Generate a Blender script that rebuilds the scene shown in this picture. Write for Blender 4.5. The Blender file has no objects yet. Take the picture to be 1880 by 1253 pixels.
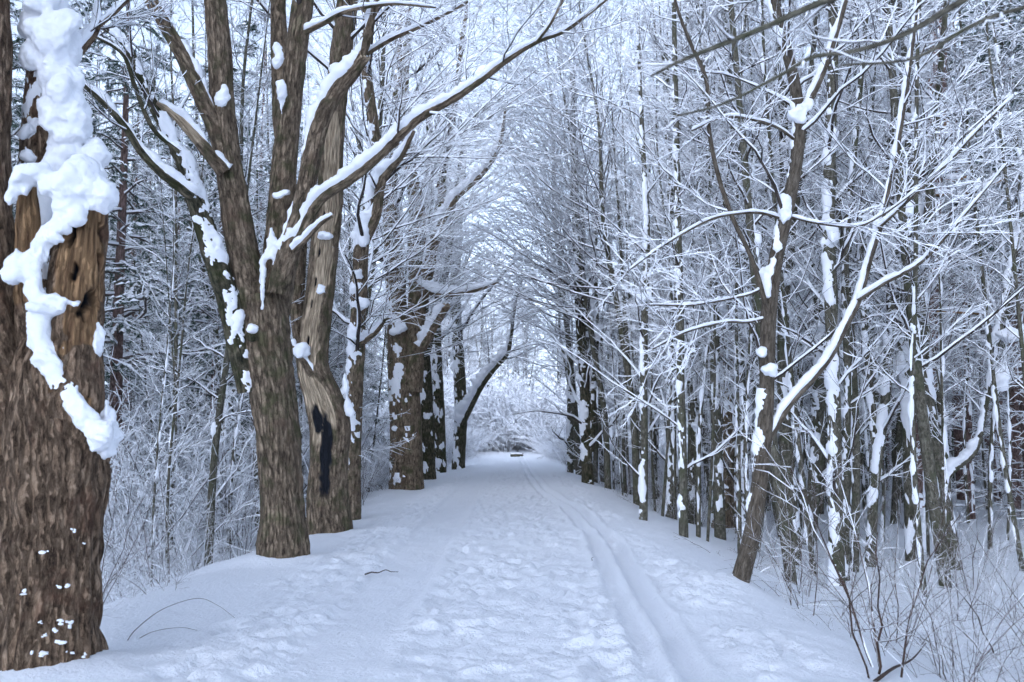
import bpy, math, random
import numpy as np

# ------------------------------------------------------------------ camera, sky, sun, exposure
SC = bpy.context.scene
COL = SC.collection
PITCH = math.radians(5.42)
EYE = np.array([0.0, 0.0, 1.6])
F = 1828.0                                   # focal length in photograph pixels (35 mm on 36 mm)
cam_d = bpy.data.cameras.new('camera')
cam = bpy.data.objects.new('camera', cam_d)
COL.objects.link(cam)
cam.location = EYE
cam.rotation_euler = (math.pi / 2 + PITCH, 0, 0)
cam_d.lens = 35
cam_d.sensor_width = 36
cam_d.clip_start = 0.05
cam_d.clip_end = 2000
cam_d.dof.use_dof = True
cam_d.dof.focus_distance = 15
cam_d.dof.aperture_fstop = 3.4
SC.camera = cam

SUN_EL, SUN_AZ = math.radians(28), math.radians(200)     # azimuth clockwise from +Y
world = bpy.data.worlds.new('World')
SC.world = world
world.use_nodes = True
wn, wl = world.node_tree.nodes, world.node_tree.links
bg = wn['Background']
sky = wn.new('ShaderNodeTexSky')
sky.sky_type = 'NISHITA'
sky.sun_disc = False
sky.sun_elevation = SUN_EL
sky.sun_rotation = SUN_AZ
sky.dust_density = 1.0
sky.ozone_density = 1.0
# overcast: keep the sky's brightness, wash its colour out to one cool grey
bw = wn.new('ShaderNodeRGBToBW')
tint = wn.new('ShaderNodeMixRGB')
tint.blend_type = 'MULTIPLY'
tint.inputs[0].default_value = 1.0
tint.inputs[2].default_value = (0.755, 0.92, 1.25, 1)
mixs = wn.new('ShaderNodeMixRGB')
mixs.inputs[0].default_value = 0.85
wl.new(sky.outputs[0], bw.inputs[0])
wl.new(bw.outputs[0], tint.inputs[1])
wl.new(sky.outputs[0], mixs.inputs[1])
wl.new(tint.outputs[0], mixs.inputs[2])
wl.new(mixs.outputs[0], bg.inputs['Color'])
bg.inputs['Strength'].default_value = 0.15

sun_d = bpy.data.lights.new('sun', 'SUN')
sun_d.energy = 0.5
sun_d.angle = math.radians(60)
sun_d.color = (1.0, 0.97, 0.94)
sun = bpy.data.objects.new('sun', sun_d)
COL.objects.link(sun)
sun.rotation_euler = (math.pi / 2 - SUN_EL, 0, math.pi - SUN_AZ)

vs = SC.view_settings
vs.view_transform = 'Standard'
vs.look = 'None'
vs.gamma = 1
vs.use_curve_mapping = False
vs.exposure = 1.74
cy = SC.cycles
cy.max_bounces = 4
cy.diffuse_bounces = 3
cy.glossy_bounces = 1
cy.transmission_bounces = 1
cy.use_denoising = True
cy.use_adaptive_sampling = True
cy.adaptive_threshold = 0.06
try:
    cy.denoising_prefilter = 'ACCURATE'
    cy.denoising_input_passes = 'RGB_ALBEDO_NORMAL'
except Exception:
    pass

# ------------------------------------------------------------------ numeric helpers
Z = np.array([0.0, 0.0, 1.0])
WIND = np.array([-0.30, -0.26, 0.0])          # side of the stems that the snow has stuck to


def PX(x, y, d):
    """World point seen at photograph pixel (x, y), d metres ahead."""
    dx, dy = (x - 940.0) / F, (626.5 - y) / F
    c, s = math.cos(PITCH), math.sin(PITCH)
    v = np.array([dx, c - dy * s, s + dy * c])
    return EYE + v * (d / v[1])


def hash3(ix, iy, iz, seed):
    n = (ix.astype(np.int64) * 374761393 + iy.astype(np.int64) * 668265263 + iz.astype(np.int64) * 2147483647 + seed * 1274126177) & 0xFFFFFFFF
    n = ((n ^ (n >> 13)) * 1274126177) & 0xFFFFFFFF
    n = ((n ^ (n >> 16)) * 2246822519) & 0xFFFFFFFF
    return ((n ^ (n >> 15)) & 0xFFFFFF) / float(0xFFFFFF)


def vn(p, seed=0):
    """Value noise in 0..1 at points p (...,3)."""
    p = np.asarray(p, float)
    i = np.floor(p)
    f = p - i
    f = f * f * (3 - 2 * f)
    i = i.astype(np.int64)
    x, y, z = i[..., 0], i[..., 1], i[..., 2]
    fx, fy, fz = f[..., 0], f[..., 1], f[..., 2]
    r = 0
    for a in (0, 1):
        for b in (0, 1):
            for c in (0, 1):
                w = (fx if a else 1 - fx) * (fy if b else 1 - fy) * (fz if c else 1 - fz)
                r = r + w * hash3(x + a, y + b, z + c, seed)
    return r


def fbm(p, seed=0, o=3):
    r, a, t = 0, 0.5, 0
    p = np.asarray(p, float)
    for k in range(o):
        r = r + a * vn(p, seed + k * 17)
        t += a
        a *= 0.5
        p = p * 2.03 + 11.7
    return r / t


def sstep(a, b, x):
    t = np.clip((x - a) / (b - a), 0, 1)
    return t * t * (3 - 2 * t)


def unit(v):
    return v / np.maximum(np.linalg.norm(v, axis=-1, keepdims=True), 1e-9)


class Geo:
    """Collects vertices and faces for one mesh."""

    def __init__(self):
        self.v, self.f, self.n, self.bc, self.mk = [], [], 0, [], []

    def add(self, v, faces, bc=None, mk=None):
        v = np.asarray(v, float).reshape(-1, 3)
        self.v.append(v)
        for q in faces:
            if len(q):
                self.f.append(np.asarray(q) + self.n)
        self.bc.append(v if bc is None else np.asarray(bc, float).reshape(-1, 3))
        self.mk.append(np.zeros(len(v), complex) if mk is None else np.asarray(mk, complex).ravel())
        self.n += len(v)

    def mesh(self, name, mat, smooth=True, attrs=False):
        me = bpy.data.meshes.new(name)
        V = np.concatenate(self.v)
        me.vertices.add(len(V))
        me.vertices.foreach_set('co', V.astype(np.float32).ravel())
        loops = np.concatenate([q.ravel() for q in self.f]).astype(np.int32)
        tot = np.concatenate([np.full(len(q), q.shape[1]) for q in self.f])
        st = np.concatenate([[0], np.cumsum(tot)[:-1]]).astype(np.int32)
        me.loops.add(len(loops))
        me.loops.foreach_set('vertex_index', loops)
        me.polygons.add(len(tot))
        me.polygons.foreach_set('loop_start', st)
        me.polygons.foreach_set('use_smooth', np.full(len(tot), smooth))
        if attrs:
            a = me.attributes.new('barkco', 'FLOAT_VECTOR', 'POINT')
            a.data.foreach_set('vector', np.concatenate(self.bc).astype(np.float32).ravel())
            mk = np.concatenate(self.mk)
            for an, val in (('mark', mk.real), ('char', mk.imag)):
                a = me.attributes.new(an, 'FLOAT', 'POINT')
                a.data.foreach_set('value', val.astype(np.float32))
        me.update(calc_edges=True)
        me.materials.append(mat)
        return me


def merged(name, kind):
    """One mesh out of a kind's parts, each with its own material."""
    V, L, S, I, SM, mats, nv, nl, BC = [], [], [], [], [], [], 0, 0, []
    me = bpy.data.meshes.new(name)
    for i, (_, m) in enumerate(kind):
        v = np.empty(len(m.vertices) * 3, np.float32)
        m.vertices.foreach_get('co', v)
        l = np.empty(len(m.loops), np.int32)
        m.loops.foreach_get('vertex_index', l)
        st = np.empty(len(m.polygons), np.int32)
        m.polygons.foreach_get('loop_start', st)
        sm = np.empty(len(m.polygons), bool)
        m.polygons.foreach_get('use_smooth', sm)
        bc = v.copy()
        if 'barkco' in m.attributes:
            m.attributes['barkco'].data.foreach_get('vector', bc)
        V.append(v), L.append(l + nv), S.append(st + nl), I.append(np.full(len(st), i, np.int32)), SM.append(sm), BC.append(bc)
        nv += len(v) // 3
        nl += len(l)
        me.materials.append(m.materials[0])
    me.vertices.add(nv)
    me.vertices.foreach_set('co', np.concatenate(V))
    me.loops.add(nl)
    me.loops.foreach_set('vertex_index', np.concatenate(L))
    me.polygons.add(sum(map(len, S)))
    me.polygons.foreach_set('loop_start', np.concatenate(S))
    me.polygons.foreach_set('material_index', np.concatenate(I))
    me.polygons.foreach_set('use_smooth', np.concatenate(SM))
    a = me.attributes.new('barkco', 'FLOAT_VECTOR', 'POINT')
    a.data.foreach_set('vector', np.concatenate(BC))
    me.update(calc_edges=True)
    return me


def strip_faces(M, N, K, closed):
    """Quads of M sweeps with N rings of K points."""
    kk = K if closed else K - 1
    m, n, k = np.meshgrid(np.arange(M), np.arange(N - 1), np.arange(kk), indexing='ij')
    a = (m * N + n) * K + k
    b = (m * N + n) * K + (k + 1) % K
    return np.stack([a, b, b + K, a + K], -1).reshape(-1, 4)


def tangents(P):
    T = np.empty_like(P)
    T[:, 1:-1] = P[:, 2:] - P[:, :-2]
    T[:, 0] = P[:, 1] - P[:, 0]
    T[:, -1] = P[:, -1] - P[:, -2]
    return unit(T)


def sweep(g, P, R, k):
    """Plain tubes: P (M,N,3), R (M,N)."""
    M, N, _ = P.shape
    T = tangents(P)
    ref = np.where((np.abs(T[:, :, 2:3]).mean(1, keepdims=True) > 0.75), np.array([0.0, 1.0, 0.0]), Z)
    S = unit(np.cross(T, np.broadcast_to(ref, T.shape)))
    U = np.cross(S, T)
    a = np.arange(k) / k * 2 * np.pi
    V = P[:, :, None] + R[:, :, None, None] * (np.cos(a)[None, None, :, None] * S[:, :, None] + np.sin(a)[None, None, :, None] * U[:, :, None])
    g.add(V, [strip_faces(M, N, k, True)])


def snow_on(g, rng, P, R, kind='twig', amt=1.0, gap=0.12):
    """Snow lying along the windward upper side of branches."""
    M, N, _ = P.shape
    T = tangents(P)
    up = Z + WIND
    U = up - (T @ up)[..., None] * T
    hor = np.linalg.norm(U, axis=-1)
    U = unit(U)
    S = np.cross(T, U)
    cover = sstep(0.12, 0.75, hor)
    nz = 0.55 + 0.75 * rng.random((M, N))
    nz = np.where(rng.random((M, N)) < gap, 0.05, nz)
    H = amt * (0.004 + np.minimum(0.9 * R, 0.045) + 0.005 * (R < 0.02)) * cover * nz
    H[:, -1] *= 0.4
    if kind == 'twig':
        w = np.maximum(R * 1.0, H * 0.66)
        a = P - S * w[..., None] + U * (0.1 * R)[..., None]
        b = P + U * (R * 0.7 + H)[..., None]
        c = P + S * w[..., None] + U * (0.1 * R)[..., None]
        g.add(np.stack([a, b, c], 2), [strip_faces(M, N, 3, False)])
    else:
        th = np.radians([-78, -45, -15, 15, 45, 78])
        e = np.array([-0.05, 0.75, 1.0, 1.0, 0.75, -0.05])
        rad = R[..., None] + H[..., None] * e - 0.06 * R[..., None] * (e < 0)
        V = P[:, :, None] + rad[..., None] * (np.sin(th)[None, None, :, None] * S[:, :, None] + np.cos(th)[None, None, :, None] * U[:, :, None])
        g.add(V, [strip_faces(M, N, 6, False)])


def catmull(pts, step):
    """Smooth resample of rows (x,y,z,r) at about STEP metres."""
    p = np.asarray(pts, float)
    q = np.vstack([2 * p[0] - p[1], p, 2 * p[-1] - p[-2]])
    out = []
    for i in range(1, len(q) - 2):
        n = max(2, int(np.linalg.norm(q[i + 1][:3] - q[i][:3]) / step))
        t = (np.arange(n) / n)[:, None]
        a, b, c, d = q[i - 1], q[i], q[i + 1], q[i + 2]
        out.append(0.5 * (2 * b + (c - a) * t + (2 * a - 5 * b + 4 * c - d) * t ** 2 + (3 * b - a - 3 * c + d) * t ** 3))
    out.append(p[-1][None])
    o = np.vstack(out)
    o[:, 3] = np.maximum(o[:, 3], 0.002)
    return o


def limb(g, line, step, k, rough=0.02, seed=0, freq=12.0, stretch=0.22, mark=None, cap=False, lump=0.05):
    """A thick bark-covered limb with furrows. line rows (x,y,z,r). Returns the resampled line."""
    c = catmull(line, step)
    P, R = c[:, :3], c[:, 3]
    N = len(P)
    T = tangents(P[None])[0]
    ref = np.array([0.0, 1.0, 0.0]) if np.abs(T[:, 2]).mean() > 0.5 else Z
    S = unit(np.cross(T, ref))
    U = np.cross(S, T)
    a = np.arange(k) / k * 2 * np.pi
    v = np.concatenate([[0], np.cumsum(np.linalg.norm(np.diff(P, axis=0), axis=1))])
    rr = np.broadcast_to(R.max() * 0.8, (N,))
    bc = np.stack([np.cos(a)[None] * rr[:, None], np.sin(a)[None] * rr[:, None], np.broadcast_to(v[:, None], (N, k))], -1) + seed * 3.7
    fr = bc * np.array([freq, freq, freq * stretch])
    warp = vn(bc * 3.0, seed + 5)[..., None] * 1.4
    n1 = 1 - np.abs(2 * vn(fr + warp, seed) - 1)
    n2 = 1 - np.abs(2 * vn(fr * 2.1 + warp + 9, seed + 3) - 1)
    big = fbm(bc * np.array([2.2, 2.2, 1.3]), seed + 8, 2) - 0.5
    rad = R[:, None] * (1 + lump * 2 * big) + rough * ((0.45 - n1) * 0.8 + (0.45 - n2) * 0.4)
    mk = np.zeros((N, k))
    if mark is not None:
        mk, dr = mark(v[:, None] / v[-1], a[None], bc)
        rad = rad + dr
    V = P[:, None] + rad[..., None] * (np.cos(a)[None, :, None] * S[:, None] + np.sin(a)[None, :, None] * U[:, None])
    fs = [strip_faces(1, N, k, True)]
    if cap:
        # jagged broken end
        jag = (fbm(np.stack([np.cos(a) * 2.2, np.sin(a) * 2.2, 0 * a + seed], -1), seed, 3) - 0.45) * R[-1] * 2.6
        for kk in range(1, min(6, N)):
            V[-kk] += T[-1] * jag[:, None] * (1 - (kk - 1) / 6.0)
        V = np.concatenate([V.reshape(-1, 3), (P[-1] - T[-1] * R[-1] * 0.3)[None]])
        base = (N - 1) * k
        fs.append(np.stack([base + np.arange(k), base + (np.arange(k) + 1) % k, np.full(k, N * k)], -1))
        bc = np.concatenate([bc.reshape(-1, 3), bc.reshape(-1, 3)[-1:]])
        mk = np.concatenate([np.broadcast_to(mk, (N, k)).ravel(), [1.0]])
        mk[base:] = 1.0
    g.add(V, fs, bc, np.broadcast_to(mk, (N, k)) if not cap else mk)
    return c


def heap_snow(g, c, seed=0, amt=1.0, m=11, t0=0.0, t1=1.0, hmax=0.075, wind=1.0, thr=0.0):
    """Thick lumpy snow lying along a resampled limb c."""
    n = len(c)
    c = c[int(t0 * (n - 1)):int(t1 * (n - 1)) + 1]
    if len(c) < 3:
        return
    P, R = c[:, :3], c[:, 3]
    T = tangents(P[None])[0]
    up = Z + np.array([-0.24, -0.10, 0.0]) * wind
    U = up - (T @ up)[:, None] * T
    hor = np.linalg.norm(U, axis=-1)
    U = unit(U)
    S = np.cross(T, U)
    q = fbm(P * 5.0, seed, 2)
    cover = sstep(0.22, 0.7, hor + (q - 0.5) * 0.7 - thr)
    H = amt * np.minimum(0.008 + 0.8 * R, hmax) * cover
    span = np.radians(28 + 40 * np.clip(cover, 0, 1)) * (0.65 + 0.7 * fbm(P * 9 + 5, seed + 1, 2))
    th = np.linspace(-1, 1, m)[None] * span[:, None]
    e = np.sqrt(np.maximum(1 - np.linspace(-1, 1, m) ** 2, 0))[None]
    dirs = np.sin(th)[..., None] * S[:, None] + np.cos(th)[..., None] * U[:, None]
    base = P[:, None] + R[:, None, None] * dirs
    l1 = fbm(base * 9.0, seed + 2, 2)
    l2 = fbm(base * 28.0, seed + 4, 2)
    rad = R[:, None] * 0.97 + H[:, None] * (e * (0.35 + 1.2 * l1) + 0.6 * (l2 - 0.5)) - np.minimum(0.02, 0.4 * R)[:, None] * (1 - e) - 0.05 * (H[:, None] < 0.006)
    rad = np.maximum(rad, 0.45 * R[:, None])
    rad[0] = R[0] * 0.8
    rad[-1] = R[-1] * 0.8
    g.add(P[:, None] + rad[..., None] * dirs, [strip_faces(1, len(P), m, False)])


def plaster(g, c, seed=0, thick=0.03, thr=0.5, k=20, wind=1.0, freq=4.0, vec=None, grow=0.9):
    """Patches of snow stuck to the side of a trunk."""
    P, R = c[:, :3], c[:, 3]
    N = len(P)
    T = tangents(P[None])[0]
    S = unit(np.cross(T, np.array([0.0, 1.0, 0.0])))
    U = np.cross(S, T)
    a = np.arange(k) / k * 2 * np.pi
    nrm = np.cos(a)[None, :, None] * S[:, None] + np.sin(a)[None, :, None] * U[:, None]
    w = unit(WIND + 0.25 * Z) if vec is None else unit(np.asarray(vec, float))
    d = nrm @ w
    base = P[:, None] + R[:, None, None] * nrm
    q = 0.45 * fbm(base * freq, seed, 2) + 0.35 * fbm(base * freq * 3.1 * np.array([1, 1, 0.8]), seed + 2, 2) + 0.2 * fbm(base * freq * 9.0, seed + 6, 2)
    h = np.clip((q - 0.5) * 4.8 + grow * (d - 0.45) - (thr - 0.5), -0.3, 0.75)
    l2 = fbm(base * 26.0, seed + 4, 2) - 0.5
    t = thick * (h + 0.5 * l2 * (h > 0))
    V = base + (t - 0.004)[..., None] * nrm + Z * (t * 0.3)[..., None]
    fs = strip_faces(1, N, k, True)
    keep = (t.reshape(-1)[fs] > 0.0).any(1)
    g.add(V, [fs[keep]])


def lump(g, c, r, seed=0, nu=34, nv=22, rough=0.35):
    """A lumpy heap of snow, flatter underneath."""
    th = np.linspace(0.02, np.pi - 0.02, nv)
    ph = np.arange(nu) / nu * 2 * np.pi
    d = np.stack([np.sin(th)[:, None] * np.cos(ph)[None], np.sin(th)[:, None] * np.sin(ph)[None], np.broadcast_to(np.cos(th)[:, None], (nv, nu))], -1)
    r = np.asarray(r, float) * np.ones(3)
    p = d * r
    q = (p + np.asarray(c)) / max(r.mean(), 0.02)
    s = 1 + rough * 1.5 * (2 * fbm(q * 1.1, seed, 2) - 1) + rough * 0.55 * (2 * fbm(q * 3.1, seed + 9, 2) - 1)
    s = np.maximum(s, 0.25)
    p = p * s[..., None]
    p[..., 2] = np.where(p[..., 2] < 0, p[..., 2] * 0.7, p[..., 2])
    g.add(p + np.asarray(c), [strip_faces(1, nv, nu, True)])


def clump(g, c, r, seed=0, n=7):
    """Several overlapping heaps, later fused into one clump of snow."""
    rng = np.random.default_rng(seed + 1000)
    r = np.asarray(r, float) * np.ones(3)
    for i in range(n):
        o = rng.normal(0, 0.42, 3) * r
        lump(g, np.asarray(c) + (o if i else 0), r * (0.5 + 0.35 * rng.random(3)), seed + i, 16, 11, 0.25)


def fused(g, name, voxel):
    """Fuse closed heaps of snow into one skin with a crusty surface."""
    me = g.mesh(name, M_SNOW)
    o = bpy.data.objects.new(name, me)
    COL.objects.link(o)
    m = o.modifiers.new('fuse', 'REMESH')
    m.mode = 'VOXEL'
    m.voxel_size = voxel
    m2 = o.modifiers.new('soften', 'SMOOTH')
    m2.factor = 0.5
    m2.iterations = 11
    ev = o.evaluated_get(bpy.context.evaluated_depsgraph_get())
    out = bpy.data.meshes.new_from_object(ev)
    bpy.data.objects.remove(o)
    n = len(out.vertices)
    co = np.empty(n * 3, np.float32)
    out.vertices.foreach_get('co', co)
    no = np.empty(n * 3, np.float32)
    out.vertices.foreach_get('normal', no)
    co, no = co.reshape(-1, 3).astype(float), no.reshape(-1, 3).astype(float)
    k = voxel / 0.012
    d = 0.04 * k * (fbm(co * 7 / k, 3, 2) - 0.5) + 0.03 * k * (fbm(co * 24 / k, 5, 3) - 0.5) + 0.018 * k * (fbm(co * 55 / k, 7, 2) - 0.5)
    co += no * d[:, None]
    out.vertices.foreach_set('co', co.astype(np.float32).ravel())
    out.polygons.foreach_set('use_smooth', np.full(len(out.polygons), True))
    out.update()
    out.materials.clear()
    out.materials.append(M_SNOW)
    return out


def spawn(rng, P, R, n, t0, t1, L, ang, N, rs=0.55, rmin=0.003, flat=0.5, up=0.0, wig=0.08, around=False, pull=None, zflat=1.0, decay=0.55, bend=0.2):
    """Children of branches P (M,NP,3). L: fraction of the parent's length, or metres when negative."""
    M, NP, _ = P.shape
    plen = np.linalg.norm(np.diff(P, axis=1), axis=-1).sum(1)
    t = t0 + (t1 - t0) * (np.arange(n)[None] + rng.random((M, n))) / n
    x = np.minimum(t * (NP - 1), NP - 1.001)
    i = x.astype(int)
    f = (x - i)[..., None]
    mi = np.arange(M)[:, None]
    B = P[mi, i] * (1 - f) + P[mi, i + 1] * f
    T = unit(P[mi, i + 1] - P[mi, i])
    r = R[mi, i] * (1 - f[..., 0]) + R[mi, i + 1] * f[..., 0]
    vert = np.abs(T[..., 2:3]) > 0.9
    S = unit(np.where(vert, np.cross(T, np.array([0.0, 1.0, 0.0])), np.cross(T, Z)))
    U = np.cross(S, T)
    if around:
        phi = (np.arange(n) * 2.399963)[None] + rng.random((M, 1)) * 6.28 + rng.normal(0, 0.35, (M, n))
    else:
        phi = (np.arange(n) % 2 * np.pi)[None] + rng.normal(0, flat, (M, n))
    a = np.radians(ang) * (0.75 + 0.5 * rng.random((M, n)))
    d = np.cos(a)[..., None] * T + np.sin(a)[..., None] * (np.cos(phi)[..., None] * S + np.sin(phi)[..., None] * U)
    d[..., 2] *= zflat
    if pull is not None:
        d = d + np.asarray(pull)
    d = unit(d)
    ln = (np.full((M, n), -L) if L < 0 else (plen * L)[:, None]) * (1 - decay * (t - t0) / max(t1 - t0, 1e-6)) * (0.6 + 0.65 * rng.random((M, n)))
    s = np.linspace(0, 1, N)[None, None, :, None]
    w = np.cumsum(rng.normal(0, 1, (M, n, N, 3)), axis=2)
    w -= w[:, :, :1]
    l4 = ln[..., None, None]
    bv = rng.normal(0, bend, (M, n, 1, 3))
    bw = rng.normal(0, bend * 0.5, (M, n, 1, 3))
    pts = B[:, :, None] + d[:, :, None] * l4 * s + (Z * up + bv) * l4 * s ** 2 + bw * l4 * np.sin(s * 6.0) * 0.35 * s + w * wig * l4 / N
    r0 = np.maximum(np.minimum(r * rs, 0.02 * ln + 0.004), rmin)
    s1 = np.linspace(0, 1, N)[None, None]
    rad = np.maximum(r0[..., None] * (1 - 0.8 * s1), rmin * (1 - 0.35 * s1))
    return pts.reshape(-1, N, 3), rad.reshape(-1, N)


# ------------------------------------------------------------------ materials
def mat_new(name):
    m = bpy.data.materials.new(name)
    m.use_nodes = True
    nt = m.node_tree
    return m, nt, nt.nodes, nt.links, nt.nodes['Principled BSDF']


def mat_snow(name, scale, bump, dist):
    m, nt, n, l, b = mat_new(name)
    b.inputs['Base Color'].default_value = (0.86, 0.885, 0.93, 1)
    b.inputs['Roughness'].default_value = 0.75
    b.inputs['Specular IOR Level'].default_value = 0.25
    if bump:
        tc = n.new('ShaderNodeNewGeometry')
        t = n.new('ShaderNodeTexNoise')
        t.inputs['Scale'].default_value = scale
        t.inputs['Detail'].default_value = 5
        t.inputs['Roughness'].default_value = 0.65
        l.new(tc.outputs['Position'], t.inputs['Vector'])
        bp = n.new('ShaderNodeBump')
        bp.inputs['Strength'].default_value = bump
        bp.inputs['Distance'].default_value = dist
        l.new(t.outputs['Fac'], bp.inputs['Height'])
        l.new(bp.outputs[0], b.inputs['Normal'])
    return m


def mat_bark(name, cols, wood=None, zs=0.34, scale=27, bump=1.0, moss=None, patch=None):
    cols = [tuple(c * 1.85 for c in q) for q in cols]
    patch = patch and tuple(c * 1.8 for c in patch)
    moss = moss and tuple(c * 1.4 for c in moss)
    wood = wood and [tuple(c * 1.35 for c in q) for q in wood]
    m, nt, n, l, b = mat_new(name)
    at = n.new('ShaderNodeAttribute')
    at.attribute_name = 'barkco'
    mp = n.new('ShaderNodeMapping')
    mp.inputs['Scale'].default_value = (1, 1, zs)
    l.new(at.outputs['Vector'], mp.inputs['Vector'])
    t = n.new('ShaderNodeTexNoise')
    t.inputs['Scale'].default_value = scale
    t.inputs['Detail'].default_value = 9
    t.inputs['Roughness'].default_value = 0.74
    t.inputs['Distortion'].default_value = 0.3
    l.new(mp.outputs[0], t.inputs['Vector'])
    cr = n.new('ShaderNodeValToRGB')
    e = cr.color_ramp.elements
    e[0].position, e[0].color = 0.38, (*cols[0], 1)
    e[1].position, e[1].color = 0.64, (*cols[2], 1)
    k = e.new(0.5)
    k.color = (*cols[1], 1)
    l.new(t.outputs['Fac'], cr.inputs[0])
    # furrows between the bark plates
    mpv = n.new('ShaderNodeMapping')
    mpv.inputs['Scale'].default_value = (1, 1, zs * 0.5)
    dsx = n.new('ShaderNodeMixRGB')
    dsx.blend_type = 'ADD'
    dsx.inputs[0].default_value = 0.12
    l.new(at.outputs['Vector'], dsx.inputs[1])
    l.new(t.outputs['Color'], dsx.inputs[2])
    l.new(dsx.outputs[0], mpv.inputs['Vector'])
    vo = n.new('ShaderNodeTexVoronoi')
    vo.feature = 'DISTANCE_TO_EDGE'
    vo.inputs['Scale'].default_value = scale * 0.8
    l.new(mpv.outputs[0], vo.inputs['Vector'])
    vr = n.new('ShaderNodeMapRange')
    vr.inputs[1].default_value, vr.inputs[2].default_value = 0.0, 0.16
    vr.inputs[3].default_value, vr.inputs[4].default_value = 0.35, 1.0
    l.new(vo.outputs['Distance'], vr.inputs[0])
    mm = n.new('ShaderNodeMixRGB')
    mm.blend_type = 'MULTIPLY'
    mm.inputs[0].default_value = 0.4
    l.new(cr.outputs[0], mm.inputs[1])
    l.new(vr.outputs[0], mm.inputs[2])
    col = mm.outputs[0]
    t2 = n.new('ShaderNodeTexNoise')
    t2.inputs['Scale'].default_value = 3.2
    t2.inputs['Detail'].default_value = 5
    t2.inputs['Roughness'].default_value = 0.62
    l.new(at.outputs['Vector'], t2.inputs['Vector'])
    for extra, lo, hi in ((patch, 0.54, 0.68), (moss, 0.50, 0.60)):
        if extra:
            r2 = n.new('ShaderNodeMapRange')
            r2.inputs[1].default_value, r2.inputs[2].default_value = lo, hi
            r2.inputs[4].default_value = 0.75
            l.new((t2.outputs['Fac'] if extra is patch else t2.outputs['Color']), r2.inputs[0])
            mx = n.new('ShaderNodeMixRGB')
            mx.inputs[2].default_value = (*extra, 1)
            l.new(r2.outputs[0], mx.inputs[0])
            l.new(col, mx.inputs[1])
            col = mx.outputs[0]
    if wood:
        # bare wood where the bark has come off (mark); char and the shade inside holes painted black
        a2 = n.new('ShaderNodeAttribute')
        a2.attribute_name = 'mark'
        mp2 = n.new('ShaderNodeMapping')
        mp2.inputs['Scale'].default_value = (1, 1, 0.12)
        l.new(at.outputs['Vector'], mp2.inputs['Vector'])
        t3 = n.new('ShaderNodeTexNoise')
        t3.inputs['Scale'].default_value = 26
        t3.inputs['Detail'].default_value = 6
        l.new(mp2.outputs[0], t3.inputs['Vector'])
        cw = n.new('ShaderNodeValToRGB')
        cw.color_ramp.elements[0].position, cw.color_ramp.elements[0].color = 0.32, (*wood[0], 1)
        cw.color_ramp.elements[1].position, cw.color_ramp.elements[1].color = 0.62, (*wood[1], 1)
        l.new(t3.outputs['Fac'], cw.inputs[0])
        ra = n.new('ShaderNodeMapRange')
        ra.inputs[1].default_value, ra.inputs[2].default_value = 0.35, 0.65
        l.new(a2.outputs['Fac'], ra.inputs[0])
        mx = n.new('ShaderNodeMixRGB')
        l.new(ra.outputs[0], mx.inputs[0])
        l.new(col, mx.inputs[1])
        l.new(cw.outputs[0], mx.inputs[2])
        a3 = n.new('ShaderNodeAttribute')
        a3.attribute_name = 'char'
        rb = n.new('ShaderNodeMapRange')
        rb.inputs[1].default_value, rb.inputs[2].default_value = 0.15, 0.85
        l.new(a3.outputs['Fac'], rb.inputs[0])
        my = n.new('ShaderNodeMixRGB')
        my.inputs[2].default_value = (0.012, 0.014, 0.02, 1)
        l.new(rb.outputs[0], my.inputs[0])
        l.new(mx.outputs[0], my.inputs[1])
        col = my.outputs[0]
    l.new(col, b.inputs['Base Color'])
    b.inputs['Roughness'].default_value = 0.9
    b.inputs['Specular IOR Level'].default_value = 0.2
    bp = n.new('ShaderNodeBump')
    bp.inputs['Strength'].default_value = bump
    bp.inputs['Distance'].default_value = 0.03
    ad = n.new('ShaderNodeMath')
    ad.operation = 'ADD'
    l.new(t.outputs['Fac'], ad.inputs[0])
    l.new(vr.outputs[0], ad.inputs[1])
    l.new(ad.outputs[0], bp.inputs['Height'])
    l.new(bp.outputs[0], b.inputs['Normal'])
    return m


def mat_plain(name, col, col2=None, rough=0.85, scale=6.0):
    m, nt, n, l, b = mat_new(name)
    b.inputs['Roughness'].default_value = rough
    b.inputs['Specular IOR Level'].default_value = 0.2
    if col2 is None:
        b.inputs['Base Color'].default_value = (*col, 1)
        return m
    tc = n.new('ShaderNodeTexCoord')
    t = n.new('ShaderNodeTexNoise')
    t.inputs['Scale'].default_value = scale
    l.new(tc.outputs['Object'], t.inputs['Vector'])
    cr = n.new('ShaderNodeValToRGB')
    cr.color_ramp.elements[0].position, cr.color_ramp.elements[0].color = 0.35, (*col, 1)
    cr.color_ramp.elements[1].position, cr.color_ramp.elements[1].color = 0.65, (*col2, 1)
    l.new(t.outputs['Fac'], cr.inputs[0])
    l.new(cr.outputs[0], b.inputs['Base Color'])
    return m


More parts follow.
